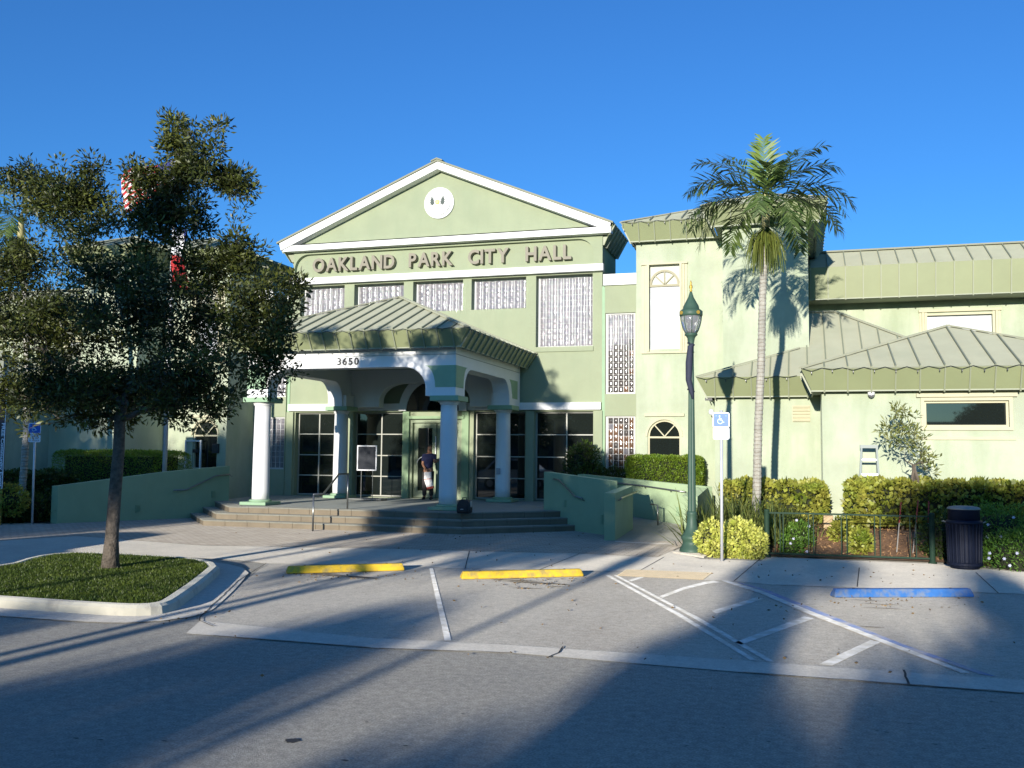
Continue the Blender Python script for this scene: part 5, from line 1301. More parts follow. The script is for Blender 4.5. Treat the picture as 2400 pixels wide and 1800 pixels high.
# young staked tree behind the railing
yb_ = G(2150, 1306); yY = yb_.y+1.1
def YT(px, py, dy=0): return W(px, py, yY+dy)
kk = 1/(FL/(Vector((yb_.x, yY, 1.9))-CAM).dot(FW))
yt = tree('young_tree', (YT(2150, 1290).x, yY, .03), [Vector((YT(2150, 1290).x, yY, .03)), YT(2146, 1200), YT(2142, 1130), YT(2140, 1090)],
          [(*YT(x, y, d), rx*kk, rx*kk, ry*kk, wt) for x, y, d, rx, ry, wt in ((2105, 965, 0, 20, 20, .35), (2085, 1000, .1, 24, 24, .5), (2130, 990, 0, 28, 28, .6), (2110, 1040, -.1, 26, 22, .5), (2160, 1050, 0, 24, 32, .6), (2175, 1085, .1, 20, 32, .5), (2140, 1015, 0, 22, 26, .4), (2120, 1080, 0, 12, 14, .12))],
          75, 8, .13, .038, M_young, 'thin young tree tied to stakes behind the right end of the railing', r0=.035, cr=.12, seed=8)
ap = YT(2142, 1098); c0 = Vector((YT(2150, 1290).x, yY, .03))
for k, (dx_, dy_) in enumerate([(-.38, -.25), (.42, -.1), (.05, .45)]):
    MB().tube([ap+Vector((0, -.02*k, .04*k)), c0+Vector((dx_, dy_, 0))], .028, 6).build('stake', M_wood, yt)
for px0, py0, px1, py1, lab in ((2112, 1176, 2100, 1300, 'red tipped stake left of the young tree'), (2152, 1172, 2138, 1300, 'red tipped stake just left of the young tree stem'), (2177, 1174, 2172, 1300, 'red tipped stake right of the young tree stem')):
    a, b = W(px0, py0, 19.7), W(px1, py1-28, 19.7); b.z = .03; a2 = b.lerp(a, .62)
    st = thing('marker_stake', lab, 'stake', b, 'red tipped stakes by the young tree')
    MB().tube([b, a2], .012, 6).build('shaft', mat('stake_grey', (.30, .28, .25), .7), st); MB().tube([a2, a], .013, 6).build('tip', M_red, st)

# ================================================================== STREET FURNITURE
# lamp post
def lamp_post(base_, label, zs=1.):
    t = thing('street_lamp', label, 'street lamp', base_); x, y = base_[0], base_[1]
    MB().lathe((x, y, 0), [(.25, 0), (.25, .06), (.235, .10), (.20, .16), (.185, .20), (.185, .25), (.21, .28), (.215, .33), (.19, .36), (.15, .42), (.115, .52), (.10, .64), (.095, .74), (.105, .77), (.105, .80), (.085, .83)], 24).build('base', M_pole, t, smooth=True)
    MB().lathe((x, y, 0), [(.082, .83), (.052, 3.95*zs), (.052, 3.98*zs)], 24, flute=.10).build('shaft', M_pole, t)
    h = 3.98*zs
    MB().lathe((x, y, h), [(.058, 0), (.062, .03), (.054, .04), (.056, .18), (.075, .30), (.10, .34), (.128, .36), (.128, .38), (.11, .40)], 20).build('neck', M_pole, t, smooth=True)
    h += .40
    MB().lathe((x, y, h), [(.108, 0), (.14, .06), (.175, .16), (.198, .27), (.205, .36)], 24).build('globe', M_lampglass, t, smooth=True)
    MB().lathe((x, y, h), [(.06, .0), (.065, .12), (.05, .20), (.09, .24), (.12, .34)], 14).build('lamp_core', mat('lamp_core', (.55, .56, .58), .3, metal=.3), t, smooth=True)
    for k in range(8):
        a = k*math.pi/4+.2; MB().tube([(x+r*math.cos(a), y+r*math.sin(a), h+z) for r, z in ((.112, 0), (.146, .06), (.181, .16), (.204, .27), (.212, .36))], .008, 5).build('cage_rib', M_pole, t)
    MB().lathe((x, y, h), [(.215, .34), (.232, .36), (.232, .44), (.20, .47), (.165, .49), (.155, .55), (.11, .63), (.085, .68), (.06, .72), (.035, .80), (.022, .84)], 20).build('cap', M_pole, t, smooth=True)
    for k in range(4):
        a = k*math.pi/2+.75; c = Vector((x+.232*math.cos(a), y+.232*math.sin(a), h+.40)); n_ = Vector((math.cos(a), math.sin(a), 0))
        MB().tube([c-n_*.004, c+n_*.012], .038, 12).build('gold_boss', M_gold, t)
    MB().lathe((x, y, h), [(.018, .84), (.03, .87), (.018, .89), (.034, .93), (.034, .96), (.014, 1.0), (.022, 1.02), (.012, 1.05), (.004, 1.08)], 10).build('finial', M_gold, t, smooth=True)
    return t
lb = G(1622, 1297)
lamp = lamp_post((lb.x, lb.y, 0), 'green fluted street lamp with glass lantern beside the ramp')
lampb = thing('furled_banner', 'furled dark blue banner strapped to the street lamp', 'banner', (lb.x-.12, lb.y, 2.6))
bx_ = W(1617, 860, lb.y-.05).x
MB().tube([W(x, y, lb.y-.06) for x, y in ((1624, 806), (1618, 812), (1615, 850), (1614, 890), (1620, 915), (1624, 935))], [.03, .055, .07, .06, .05, .02], 8).build('cloth', M_cloth, lampb, smooth=True)
for y in (803, 912): MB().bar(W(1611, y, lb.y-.06), W(1628, y+6, lb.y-.02), .03, .03).build('bracket', M_bin, lampb)
struct(sheet('lamp_pad', [G(1583, 1294), G(1628, 1280), G(1668, 1300), G(1650, 1309), G(1577, 1297)], .035, M_conc, thick=.03))
# parking signs
def chair_symbol(mb, c, s, u, n):
    """wheelchair pictogram in the plane (u right, z up) at c, height s"""
    def P(x, z): return c+u*x*s+Vector((0, 0, z*s))
    def dsk(x, z, r, k=14): mb.prism([P(x+r*math.cos(2*math.pi*i/k), z+r*math.sin(2*math.pi*i/k)) for i in range(k)], n*.003)
    dsk(-.10, .42, .085)
    mb.bar(P(-.10, .33), P(-.07, .0), .10*s, .003, up=n); mb.bar(P(-.08, .15), P(.12, .15), .07*s, .003, up=n)
    mb.bar(P(-.08, .0), P(.16, .0), .09*s, .003, up=n); mb.bar(P(.14, .02), P(.27, -.28), .09*s, .003, up=n); mb.bar(P(.24, -.28), P(.40, -.22), .07*s, .003, up=n)
    R0, R1 = .23, .30; k = 20; cxx, cz = -.04, -.14; A = [math.radians(100+i*250/k) for i in range(k+1)]
    for a, b in zip(A[:-1], A[1:]):
        mb.prism([P(cxx+r*math.cos(q), cz+r*math.sin(q)) for r, q in ((R0, a), (R0, b), (R1, b), (R1, a))], n*.003)
def rounded(c, u, w_, h_, r, k=5):
    P = []
    for sx_, sz_, a0 in ((1, 1, 0), (-1, 1, 90), (-1, -1, 180), (1, -1, 270)):
        for i in range(k+1):
            a = math.radians(a0+90*i/k); P.append(c+u*(sx_*(w_/2-r)+r*math.cos(a))+Vector((0, 0, sz_*(h_/2-r)+r*math.sin(a))))
    return P
def flat_text(txt, c, size, u, n, m_, parent, name='lettering', width=None, rot=0., offset=0.):
    me = text_mesh(txt, size, .002, offset); xs = [v.co.x for v in me.vertices]; ys = [v.co.y for v in me.vertices]; w_ = max(xs)-min(xs)
    k = (width/w_) if width else 1.; cx_, cy2 = (max(xs)+min(xs))/2, (max(ys)+min(ys))/2; o_ = org(parent); cr, sr = math.cos(rot), math.sin(rot)
    for v in me.vertices:
        a, b = (v.co.x-cx_)*k, (v.co.y-cy2); a, b = a*cr-b*sr, a*sr+b*cr
        v.co = c+u*a+Vector((0, 0, b))+n*v.co.z-o_
    me.materials.clear(); me.materials.append(m_); o = bpy.data.objects.new(name, me); COL.objects.link(o); o.parent = parent; return o
def parking_sign(base_, top, label, facing, w_=.305):
    t = thing('parking_sign', label, 'sign', base_); b = Vector(base_); tp_ = Vector(top)
    MB().tube([b, tp_], .028, 8).build('post', M_steel, t, smooth=True)
    n_ = Vector(facing).normalized(); u = Vector((-n_.y, n_.x, 0)); ax_ = (tp_-b).normalized()
    c = tp_-ax_*.235+n_*.04; c1 = c+Vector((0, 0, .055)); 
    hB_, hW_ = .275, .225
    c1 = tp_-ax_*(.04+hB_/2)+n_*.036; c2 = tp_-ax_*(.04+hB_+hW_/2-.005)+n_*.036
    s2 = MB().prism(rounded(c2, u, w_*.97, hW_, .03), -n_*.004).build('fine_plate', M_signw, t)
    s1 = MB().prism(rounded(c1+n_*.004, u, w_, hB_, .03), -n_*.0035).build('permit_plate', M_signw, t)
    MB().prism(rounded(c1+n_*.007, u, w_-.036, hB_-.036, .02), -n_*.0025).build('blue_field', M_signb, s1)
    mb = MB(); chair_symbol(mb, c1+n_*.0075-u*.01-Vector((0, 0, .0)), .17, u, n_); mb.build('wheelchair_symbol', mat('symbol_pale', (.60, .85, .92), .5), s1)
    for s in (-1, 1): MB().prism([c1+n_*.0075+u*s*.09+Vector((0, 0, .075))+u*.008*math.cos(a)+Vector((0, 0, .008*math.sin(a))) for a in [k*math.pi/4 for k in range(8)]], n_*.002).build('bolt', mat('bolt_blue', (.15, .5, .75), .4), s1)
    for txt, dz, sz, ww in (('PARKING BY DISABLED', .075, .03, .26), ('PERMIT ONLY', .035, .03, .15), ('$ 250  FINE', -.012, .05, .20), ('F.S. 318.18 (6)', -.07, .035, .24)):
        flat_text(txt, c2+n_*.0015+Vector((0, 0, dz)), sz, u, n_, M_ink, s2, width=ww)
    return t
sb = G(1692, 1316); st_ = W(1690.5, 962, sb.y)
parking_sign((sb.x, sb.y, 0), st_, 'blue and white disabled parking sign standing by the variegated shrubs', (-.02, -1, 0))
sb = G(75, 1230); st_ = W(83, 988, sb.y)
parking_sign((sb.x, sb.y, 0), st_, 'leaning disabled parking sign half hidden under the oak on the left', (.5, -1, 0))
# railing
fn = thing('green_railing', 'low dark green metal railing between two round posts before the planting bed', 'railing', G(1990, 1314))
fa, fb = G(1798, 1307), G(2186, 1321); zt1 = W(1798, 1194, fa.y).z; zt2 = W(2183, 1203, fb.y).z; zt_f = (zt1+zt2)/2
for p in (fa, fb): MB().lathe((p.x, p.y, 0), [(.075, 0), (.075, .02), (.05, .04), (.05, zt_f-.03), (.055, zt_f-.02), (.045, zt_f), (.01, zt_f+.01)], 16).build('post', M_fence, fn, smooth=True)
u = (fb-fa)
for z in (zt_f-.06, .09): MB().bar(fa+Vector((0, 0, z)), fb+Vector((0, 0, z)), .035, .03).build('rail', M_fence, fn)
for px in (1818, 1830, 1838, 1899, 1911, 1977, 1990, 2055, 2068, 2136, 2150):
    t_ = (px-1798)/(2186-1798); p = fa+u*t_; MB().bar(p+Vector((0, 0, .10)), p+Vector((0, 0, zt_f-.07)), .018, .018).build('baluster', M_fence, fn)
# litter bin
bb = G(2262, 1333); bn = thing('litter_bin', 'dark slatted metal litter bin with round hood at the right', 'litter bin', bb); x, y = bb.x, bb.y
MB().lathe((x, y, 0), [(.22, .0), (.24, .03), (.24, .06), (.255, .07), (.255, .80)], 28).build('liner', M_bin, bn)
for k in range(26):
    a = 2*math.pi*k/26; c, s = math.cos(a), math.sin(a)
    MB().tube([(x+r*c, y+r*s, z) for r, z in ((.262, .08), (.272, .30), (.278, .65), (.288, .78))], .016, 5).build('slat', M_bin, bn)
MB().lathe((x, y, 0), [(.285, .06), (.292, .07), (.292, .11), (.275, .12)], 28).build('band', M_bin, bn); MB().lathe((x, y, 0), [(.27, .77), (.30, .79), (.305, .82), (.285, .84), (.26, .85)], 28).build('band', M_bin, bn, smooth=True)
MB().lathe((x, y, 0), [(.262, .84), (.258, 1.02), (.268, 1.03)], 28).build('hood', M_bin, bn, smooth=True)
MB().lathe((x, y, 0), [(.27, 1.03), (.275, 1.045), (.24, 1.075), (.15, 1.09), (.02, 1.095)], 28).build('hood_top', mat('bin_top_grey', (.26, .26, .24), .7), bn, smooth=True)
for s in (-1, 1): MB().tube([(x+s*.29, y-.02, .80), (x+s*.34, y-.03, .825), (x+s*.35, y+.03, .815), (x+s*.29, y+.04, .80)], .012, 6).build('handle', mat('bin_top_grey', (.16,)*3), bn)
# wheel stops
def wheel_stop(a, b, m_, label, depth=.16, h=.125):
    a = Vector((a.x, a.y, 0)); b = Vector((b.x, b.y, 0)); u = (b-a).normalized(); n_ = Vector((-u.y, u.x, 0)); t = thing('wheel_stop', label, 'wheel stop', (a+b)/2)
    z = .0125; s = .03
    v = [a, b, b+n_*depth, a+n_*depth]; w_ = [a+u*s+n_*.035, b-u*s+n_*.035, b-u*s+n_*(depth-.035), a+u*s+n_*(depth-.035)]
    mb = MB().add([(p.x, p.y, z) for p in v]+[(p.x, p.y, h*.25+z) for p in v]+[(p.x, p.y, h) for p in w_], [(0, 1, 2, 3), (8, 9, 10, 11)]+[(i, (i+1) % 4, 4+(i+1) % 4, 4+i) for i in range(4)]+[(4+i, 4+(i+1) % 4, 8+(i+1) % 4, 8+i) for i in range(4)])
    mb.build('block', m_, t, bevel=.008)
    for f in (.15, .85): p = a.lerp(b, f)+n_*depth/2; MB().tube([(p.x, p.y, h-.01), (p.x, p.y, h+.006)], .018, 8).build('anchor_pin', M_rub, t)
wheel_stop(G(672, 1347), G(948, 1339), M_yellow, 'yellow wheel stop nearest the grass island')
wheel_stop(G(1083, 1360), G(1368, 1353), M_yellow, 'yellow wheel stop in front of the ramp pillar')
wheel_stop(G(1957, 1403), G(2284, 1402), M_blue, 'blue wheel stop in front of the green railing')

# step ladder against the wall
ld = thing('step_ladder', 'grey step ladder leaning at the pale green wall behind the hedge', 'ladder', (W(2036, 1100, 22.4).x, 22.4, 0))
lx0, lx1 = W(2012, 1130, 22.35).x-.05, W(2061, 1130, 22.35).x+.05; tx0, tx1 = W(2019, 1045, 22.5).x, W(2054, 1045, 22.5).x; zt3 = W(2036, 1043, 22.5).z
M_lad = mat('ladder_grey', (.24, .28, .26), .5); M_lstep = mat('ladder_step', (.72, .73, .75), .35, metal=.3)
for a, b in ((lx0, tx0), (lx1, tx1)): MB().bar((a, 22.0, .03), (b, 22.48, zt3-.03), .04, .06, up=(0, 1, 0)).build('rail', M_lad, ld)
for a, b in ((lx0, tx0), (lx1, tx1)): MB().bar((a, 22.9, .03), (b, 22.56, zt3-.05), .03, .03, up=(0, 1, 0)).build('rear_leg', M_lad, ld)
MB().box(tx0-.03, tx1+.03, 22.44, 22.62, zt3-.07, zt3).build('top_cap', M_lad, ld)
for py in (1077, 1111, 1145, 1178):
    z = W(2036, py, 22.2).z; f = z/zt3; MB().box(lx0+(tx0-lx0)*f+.02, lx1+(tx1-lx1)*f-.02, 22.0+.48*f-.05, 22.0+.48*f+.05, z-.025, z+.01).build('step', M_lstep, ld)
# stone block, wall lights
o = MB().box(*[W(1930, 1225, 21.3).x, W(1953, 1225, 21.3).x], 21.2, 21.45, .03, W(1940, 1208, 21.3).z).build('stone_block', mat('sandstone', (.50, .36, .20), .85, .1, 9), None, bevel=.01); tag(o, 'tan stone block in the gap between the two hedges', 'stone block')
wl = thing('flood_light', 'small dark flood light and globe under the low eave corner left of the sign', 'light fixture', W(1664, 950, 24.9))
c = W(1662, 935, 24.85); MB().box(c.x-.1, c.x+.08, 24.8, 24.9, c.z-.04, c.z+.03).build('bracket', M_black, wl)
MB().tube([c, W(1668, 950, 24.85)], .012, 5).build('arm', M_black, wl); MB().lathe(W(1667, 966, 24.8)-Vector((0, 0, .08)), [(.01, 0), (.06, .04), (.07, .09), (.05, .14), (.01, .16)], 12).build('globe', M_signw, wl, smooth=True)
MB().tube([W(1669, 974, 24.8), W(1674, 982, 24.8)], .03, 8).build('lamp_head', M_black, wl)
dc = thing('dome_camera', 'white dome camera under the low eave above the ladder', 'camera', W(2041, 925, 22.8)); c = W(2042, 922, 22.85)
MB().lathe((c.x, c.y, c.z-.10), [(.005, 0), (.05, .02), (.07, .06)], 14).build('dome', mat('dome_dark', (.15, .15, .16), .2), dc, smooth=True); MB().lathe((c.x, c.y, c.z-.04), [(.075, 0), (.078, .06), (.06, .10)], 14).build('housing', M_signw, dc, smooth=True)

# notice stand on the porch
es = thing('notice_stand', 'framed dark notice board on thin legs under the porch', 'sign stand', (W(861, 1172, 27.2).x, 27.2, FLOOR)); r = rectW(838, 1044, 884, 1103, 27.2)
f = MB(); q = .035; f.box(r[0], r[0]+q, 27.16, 27.2, r[2], r[3]); f.box(r[1]-q, r[1], 27.16, 27.2, r[2], r[3]); f.box(r[0]+q, r[1]-q, 27.16, 27.2, r[2], r[2]+q); f.box(r[0]+q, r[1]-q, 27.16, 27.2, r[3]-q, r[3]); f.build('frame', M_steel, es)
MB().box(r[0]+q, r[1]-q, 27.175, 27.195, r[2]+q, r[3]-q).build('board', mat('board_dark', (.035, .038, .045), .7, spec=.2), es)
for fx_ in (.22, .80): x = r[0]+(r[1]-r[0])*fx_; MB().tube([(x, 27.19, FLOOR+.04), (x, 27.19, r[2])], .011, 6).build('leg', M_rail, es)
xx = (r[0]+r[1])/2; MB().box(xx-.55, xx+.62, 26.95, 27.4, FLOOR+.001, FLOOR+.05).build('foot', M_rail, es, bevel=.01)
# rucksack at the column
bg_c = G(1085, 1204, FLOOR); bk = thing('black_bag', 'black bag on the platform at the foot of the right front column', 'bag', bg_c); x, y = bg_c.x, bg_c.y+.1
def softbox(x0, x1, y0, y1, z0, z1, r=.06, sub=2):
    me = MB().box(x0, x1, y0, y1, z0, z1); return me
MB().prism([(x-.17, y-.1, FLOOR+.002), (x+.17, y-.1, FLOOR+.002), (x+.185, y-.1, FLOOR+.12), (x+.16, y-.1, FLOOR+.26), (x+.10, y-.1, FLOOR+.33), (x-.10, y-.1, FLOOR+.34), (x-.165, y-.1, FLOOR+.24), (x-.185, y-.1, FLOOR+.1)], (0, .2, 0)).build('body', M_black, bk, bevel=.03)
MB().box(x-.12, x+.12, y-.135, y-.1, FLOOR+.04, FLOOR+.19).build('pocket', M_black, bk, bevel=.012); MB().tube([(x-.06, y, FLOOR+.33), (x-.05, y, FLOOR+.38), (x+.05, y, FLOOR+.38), (x+.06, y, FLOOR+.33)], .012, 6).build('handle', M_black, bk)
MB().box(x-.05, x+.02, y-.139, y-.1355, FLOOR+.10, FLOOR+.115).build('badge', M_steel, bk); MB().box(x+.16, x+.18, y-.05, y+.05, FLOOR+.15, FLOOR+.3).build('bottle', mat('bottle_grey', (.45, .46, .42), .4), bk, bevel=.008)

# ------------------------------------------------------------------ person at the door
pY = 28.15; pc = W(1003, 1174, pY); px0 = pc.x; gz = FLOOR+.005
pers = thing('person', 'man in navy shirt at the door, head bowed, holding a white and red bag', 'person', (px0, pY, gz))
def skin_mesh(name, verts, edges, radii, m_, parent, sub=2, root=0):
    me = bpy.data.meshes.new(name); me.from_pydata(verts, edges, []); o = bpy.data.objects.new(name, me); COL.objects.link(o)
    md = o.modifiers.new('s', 'SKIN')
    for i, r_ in enumerate(radii):
        sv = me.skin_vertices[0].data[i]; sv.radius = r_ if isinstance(r_, tuple) else (r_, r_); sv.use_root = (i == root)
    s2 = o.modifiers.new('d', 'SUBSURF'); s2.levels = s2.render_levels = sub
    dg = bpy.context.evaluated_depsgraph_get(); nm = bpy.data.meshes.new_from_object(o.evaluated_get(dg)); o.modifiers.clear(); o.data = nm
    nm.materials.clear(); nm.materials.append(m_)
    for p in nm.polygons: p.use_smooth = True
    o.parent = parent; return o
# continuous body (skin-coloured) : pelvis root, spine, neck, head, arms, legs; x right, y away, facing camera-right
bv = [(0, 0, .92), (0, 0, 1.08), (.01, 0, 1.24), (.03, -.02, 1.38), (.045, -.04, 1.46), (.06, -.07, 1.53), (.07, -.09, 1.60), (.07, -.085, 1.68),
      (-.15, 0, 1.36), (-.19, -.02, 1.12), (-.06, -.22, 1.02), (.01, -.28, .98),
      (.20, -.03, 1.37), (.27, -.14, 1.16), (.36, -.20, 1.28-.06), (.42, -.22, 1.24),
      (-.10, 0, .86), (-.12, -.02, .50), (-.13, .02, .10), (-.14, -.10, .04),
      (.10, 0, .86), (.12, -.05, .50), (.11, 0, .10), (.13, -.12, .04)]
be = [(0, 1), (1, 2), (2, 3), (3, 4), (4, 5), (5, 6), (6, 7), (3, 8), (8, 9), (9, 10), (10, 11), (3, 12), (12, 13), (13, 14), (14, 15), (0, 16), (16, 17), (17, 18), (18, 19), (0, 20), (20, 21), (21, 22), (22, 23)]
br_ = [(.14, .11), (.13, .10), (.15, .11), (.15, .10), .055, .065, (.082, .095), (.06, .07), .06, .045, .038, .03, .06, .045, .036, .028, .085, .058, .042, .035, .085, .058, .042, .035]
skin_mesh('body', bv, be, br_, M_skin, pers)
sh_v = [bv[i] for i in (0, 1, 2, 3)]+[(-.155, 0, 1.37), (-.185, -.015, 1.18), (.205, -.03, 1.38), (.25, -.10, 1.22), (.035, -.03, 1.44)]
skin_mesh('shirt', sh_v, [(0, 1), (1, 2), (2, 3), (3, 4), (4, 5), (3, 6), (6, 7), (3, 8)], [(.165, .13), (.155, .125), (.172, .13), (.172, .12), .078, .066, .078, .066, .07], M_navy, pers)
tv = [(0, 0, .95), (-.10, 0, .84), (-.12, -.02, .50), (-.13, .02, .10), (.10, 0, .84), (.12, -.05, .50), (.11, 0, .10)]
skin_mesh('trousers', tv, [(0, 1), (1, 2), (2, 3), (0, 4), (4, 5), (5, 6)], [(.165, .13), .105, .082, .07, .105, .082, .07], M_trous, pers)
for sx_, fx_ in ((-.135, -.06), (.12, -.07)): skin_mesh('shoe', [(sx_, .05, .045), (sx_, fx_, .045), (sx_+.01, fx_-.10, .035)], [(0, 1), (1, 2)], [.048, .05, .038], M_black, pers)
skin_mesh('hair', [(.065, -.05, 1.66), (.07, -.07, 1.72)], [(0, 1)], [(.088, .09), (.07, .075)], M_hair, pers)
for k, (hx, hy, hz_, sg) in enumerate(((.01, -.28, .98, -1), (.42, -.22, 1.24, 1))):
    for f in range(4):
        o_ = .018*(f-1.5); L_ = (.075, .085, .08, .062)[f]
        dv = Vector((.2, -.1, -1)) if sg < 0 else Vector((1, -.15, .1)); dv.normalize(); sv_ = Vector((1, 0, .1)) if sg < 0 else Vector((0, -.3, 1)); sv_.normalize()
        p = Vector((hx, hy, hz_))+sv_*o_; skin_mesh('finger', [tuple(p), tuple(p+dv*L_*.6), tuple(p+dv*L_+Vector((0, .02, -.01)))], [(0, 1), (1, 2)], [.0105, .0095, .008], M_skin, pers, 1)
    p = Vector((hx, hy, hz_)); skin_mesh('thumb', [tuple(p+Vector((0, .01, 0))), tuple(p+Vector((.03, .03, -.03)))], [(0, 1)], [.012, .010], M_skin, pers, 1)
# face
hd = Vector((.07, -.09, 1.60))
skin_mesh('nose', [tuple(hd+Vector((.03, -.085, .0))), tuple(hd+Vector((.035, -.105, -.02)))], [(0, 1)], [.012, .014], M_skin, pers, 1)
for s in (-1, 1): MB().lathe(tuple(hd+Vector((.025+s*.03, -.088, .012))), [(.002, -.006), (.008, 0), (.002, .006)], 8).build('eye', M_black, pers, world=False)
MB().bar(hd+Vector((.005, -.092, -.045)), hd+Vector((.05, -.092, -.045)), .006, .006).build('mouth', mat('lip', (.2, .07, .05), .6), pers, world=False)
pbag = thing('shopping_bag', 'white and red paper bag hanging from the hand of the man at the door', 'bag', (px0, pY-.3, gz+.4)); q = gz
def bagpt(px, py): return W(px, py, pY-.30)
qb = [(994, 1107), (1009, 1107), (1010, 1122), (1015, 1142), (1001, 1147), (995, 1125)]
top_ = [bagpt(*p) for p in ((994, 1107), (1009, 1106), (1010, 1121), (994, 1123))]; mid = [bagpt(*p) for p in ((994.2, 1124.5), (1010, 1122.5), (1014.5, 1139), (999.5, 1142))]; bot = [bagpt(*p) for p in ((999.5, 1142.2), (1014.5, 1139.2), (1015.5, 1144), (1001, 1148))]
red = [bagpt(*p) for p in ((994, 1123.1), (1010, 1121.1), (1010, 1122.4), (994.2, 1124.4))]
for P, m_, n_ in ((top_, M_bagw, 'panel'), (red, M_bagr, 'stripe'), (mid, M_bagw, 'panel'), (bot, M_bagr, 'stripe')): MB().prism(P, (0, .09, 0)).build(n_, m_, pbag)
MB().bar(top_[0]+Vector((.05, .045, 0)), Vector((px0+.01, pY-.28, gz+.97)), .008).build('cord', M_bagw, pbag)

# ------------------------------------------------------------------ flags
fpx = W(404, 600, 23.6).x
fpo = thing('flagpole', 'tall white flagpole rising behind the oak tree', 'flagpole', (fpx, 23.6, 0)); zfp = W(404, 345, 23.6).z
MB().tube([(fpx, 23.6, 0), (fpx, 23.6, zfp)], [.07, .04], 10).build('pole', M_steel, fpo, smooth=True); MB().lathe((fpx, 23.6, zfp), [(.01, 0), (.07, .06), (.07, .10), (.01, .16)], 10).build('ball', M_gold, fpo, smooth=True)
def flag_cloth(name, label, fn_, cells, m_of, parent_loc):
    t = thing(name, label, 'flag', parent_loc); o_ = Vector(parent_loc); nx, nz = cells; groups = {}
    for j_ in range(nz):
        for i in range(nx): groups.setdefault(m_of(i/nx, j_/nz), []).append((i, j_))
    for (nm, m_), cs in groups.items():
        mb = MB()
        for i, j_ in cs:
            mb.add([fn_(u, v) for u, v in ((i/nx, j_/nz), ((i+1)/nx, j_/nz), ((i+1)/nx, (j_+1)/nz), (i/nx, (j_+1)/nz))], [(0, 1, 2, 3)])
        mb.build(nm, m_, t, smooth=True)
    return t
zf1 = W(404, 372, 23.6).z; 
def f1(u, v):   # u along the fly (to the left), v from top down
    x = fpx-.05-u*1.85+.12*math.sin(v*3+u*4); z = zf1-v*1.05-u**1.3*(.35+.15*v)+.04*math.sin(u*9); y = 23.6+.16*math.sin(u*7+v*1.5); return Vector((x, y, z))
def m1(u, v):
    if u < .4 and v < 7/13: return ('canton', M_flagb)
    return ('stripe_red', M_flagr) if int(v*13) % 2 == 0 else ('stripe_white', M_flagw)
flag_cloth('national_flag', 'red and white striped flag flying left above the oak', f1, (20, 26), m1, (fpx, 23.6, zf1))
zf2 = W(404, 535, 23.6).z
def f2(u, v): return Vector((fpx+.06+(u-.2)*.5+.08*math.sin(v*6+u*8), 23.6+.12*math.sin(u*12+v*2), zf2-v*1.75-u*.1))
def m2(u, v): return ('lower_cloth', M_flagr) if v > .42 else ('upper_cloth', M_flagw) if u < .7 else ('upper_fold', M_flagb)
flag_cloth('hanging_flag', 'limp red and white flag hanging low on the pole', f2, (10, 20), m2, (fpx, 23.6, zf2))
# vertical banner at the left edge
bY = 19.6; xr_ = W(10, 1060, bY).x; z1_, z0_ = W(5, 960, bY).z+.6, W(5, 1146, bY).z
vb = thing('vertical_banner', 'tall narrow brown banner with white vertical lettering at the left edge', 'banner', (xr_-.3, bY, 0))
MB().box(xr_-.6, xr_, bY, bY+.02, z0_, z1_).build('cloth', mat('banner_brown', (.055, .04, .045), .7), vb)
f = MB(); f.box(xr_-.6, xr_, bY-.006, bY-.001, z0_, z0_+.03); f.box(xr_-.025, xr_, bY-.006, bY-.001, z0_+.03, z1_); f.build('border', M_signw, vb)
MB().box(xr_-.56, xr_-.03, bY-.01, bY+.04, 0.0, z0_-.001).build('foot', mat('foot_yellow', (.45, .33, .06), .7), vb)
flat_text('FREE Community Event', Vector((xr_-.082, bY-.004, W(5, 1066, bY).z)), .135, Vector((1, 0, 0)), Vector((0, -1, 0)), M_signw, vb, rot=-math.pi/2, width=1.62, offset=.004)

# ================================================================== ACROSS THE STREET (behind the photographer; seen in the glass, and what shades the lot)
random.seed(21); RNG2 = np.random.default_rng(4)
def simple_tree(seed, label):
    rb_ = [(0, 0, 3.9, 1.6, 1.5, 1.0, 1.2), (-1.2, .3, 3.2, 1.1, 1.1, .8, .8), (1.2, -.2, 3.3, 1.2, 1.1, .8, .8), (.2, .6, 4.7, .9, .9, .5, .4)]
    return tree('street_tree', (0, 0, 0), [(0, 0, 0), (.05, 0, 1), (0, .05, 2.1)], rb_, 1300, 18, .17, .08, M_far, label, r0=.13, cr=.32, seed=seed)
st0 = simple_tree(31, 'leafy round tree across the street')
COTE = 1/math.tan(SUN_EL); TAZ = math.tan(SUN_AZ)
def caster(xs, ys, h): return xs-TAZ*h*COTE, ys-h*COTE        # where something of height h stands whose shadow ends at (xs, ys)
spots = [(-6.5, -20, .87, 'round tree across the street, seen only in the glass, left of the narrow one'), (-2.2, -20.5, .80, 'round tree across the street between the two narrow ones'),
         (1.0, -20, .90, 'round tree across the street behind the photographer'), (3.9, -20.5, .92, 'round tree across the street at the far right'),
         (-.7, -21.5, .93, 'round tree across the street, third from the right'), (2.5, -21.2, .90, 'round tree across the street, second from the right'),
         (-10.0, -20.5, .84, 'round tree across the street, fourth from the right'), (-14.6, -20.5, .86, 'round tree across the street, fifth from the right'),
         (-3.7, -20.6, .77, 'smallest round tree across the street, just left of the narrow one'),
         (-20.2, -13, 1.7, 'big tree across the street that shades the left wing'), (-25.5, -12, 1.75, 'big tree across the street shading the left edge of the hall')]
st0.location = (spots[0][0], spots[0][1], 0); st0.scale = (spots[0][2],)*3; st0['label'] = spots[0][3]; st0['group'] = 'trees across the street'
for i, (x, y, s, lab) in enumerate(spots[1:]): copy_tree(st0, (x, y, 0), i*1.3+.4, lab, s)
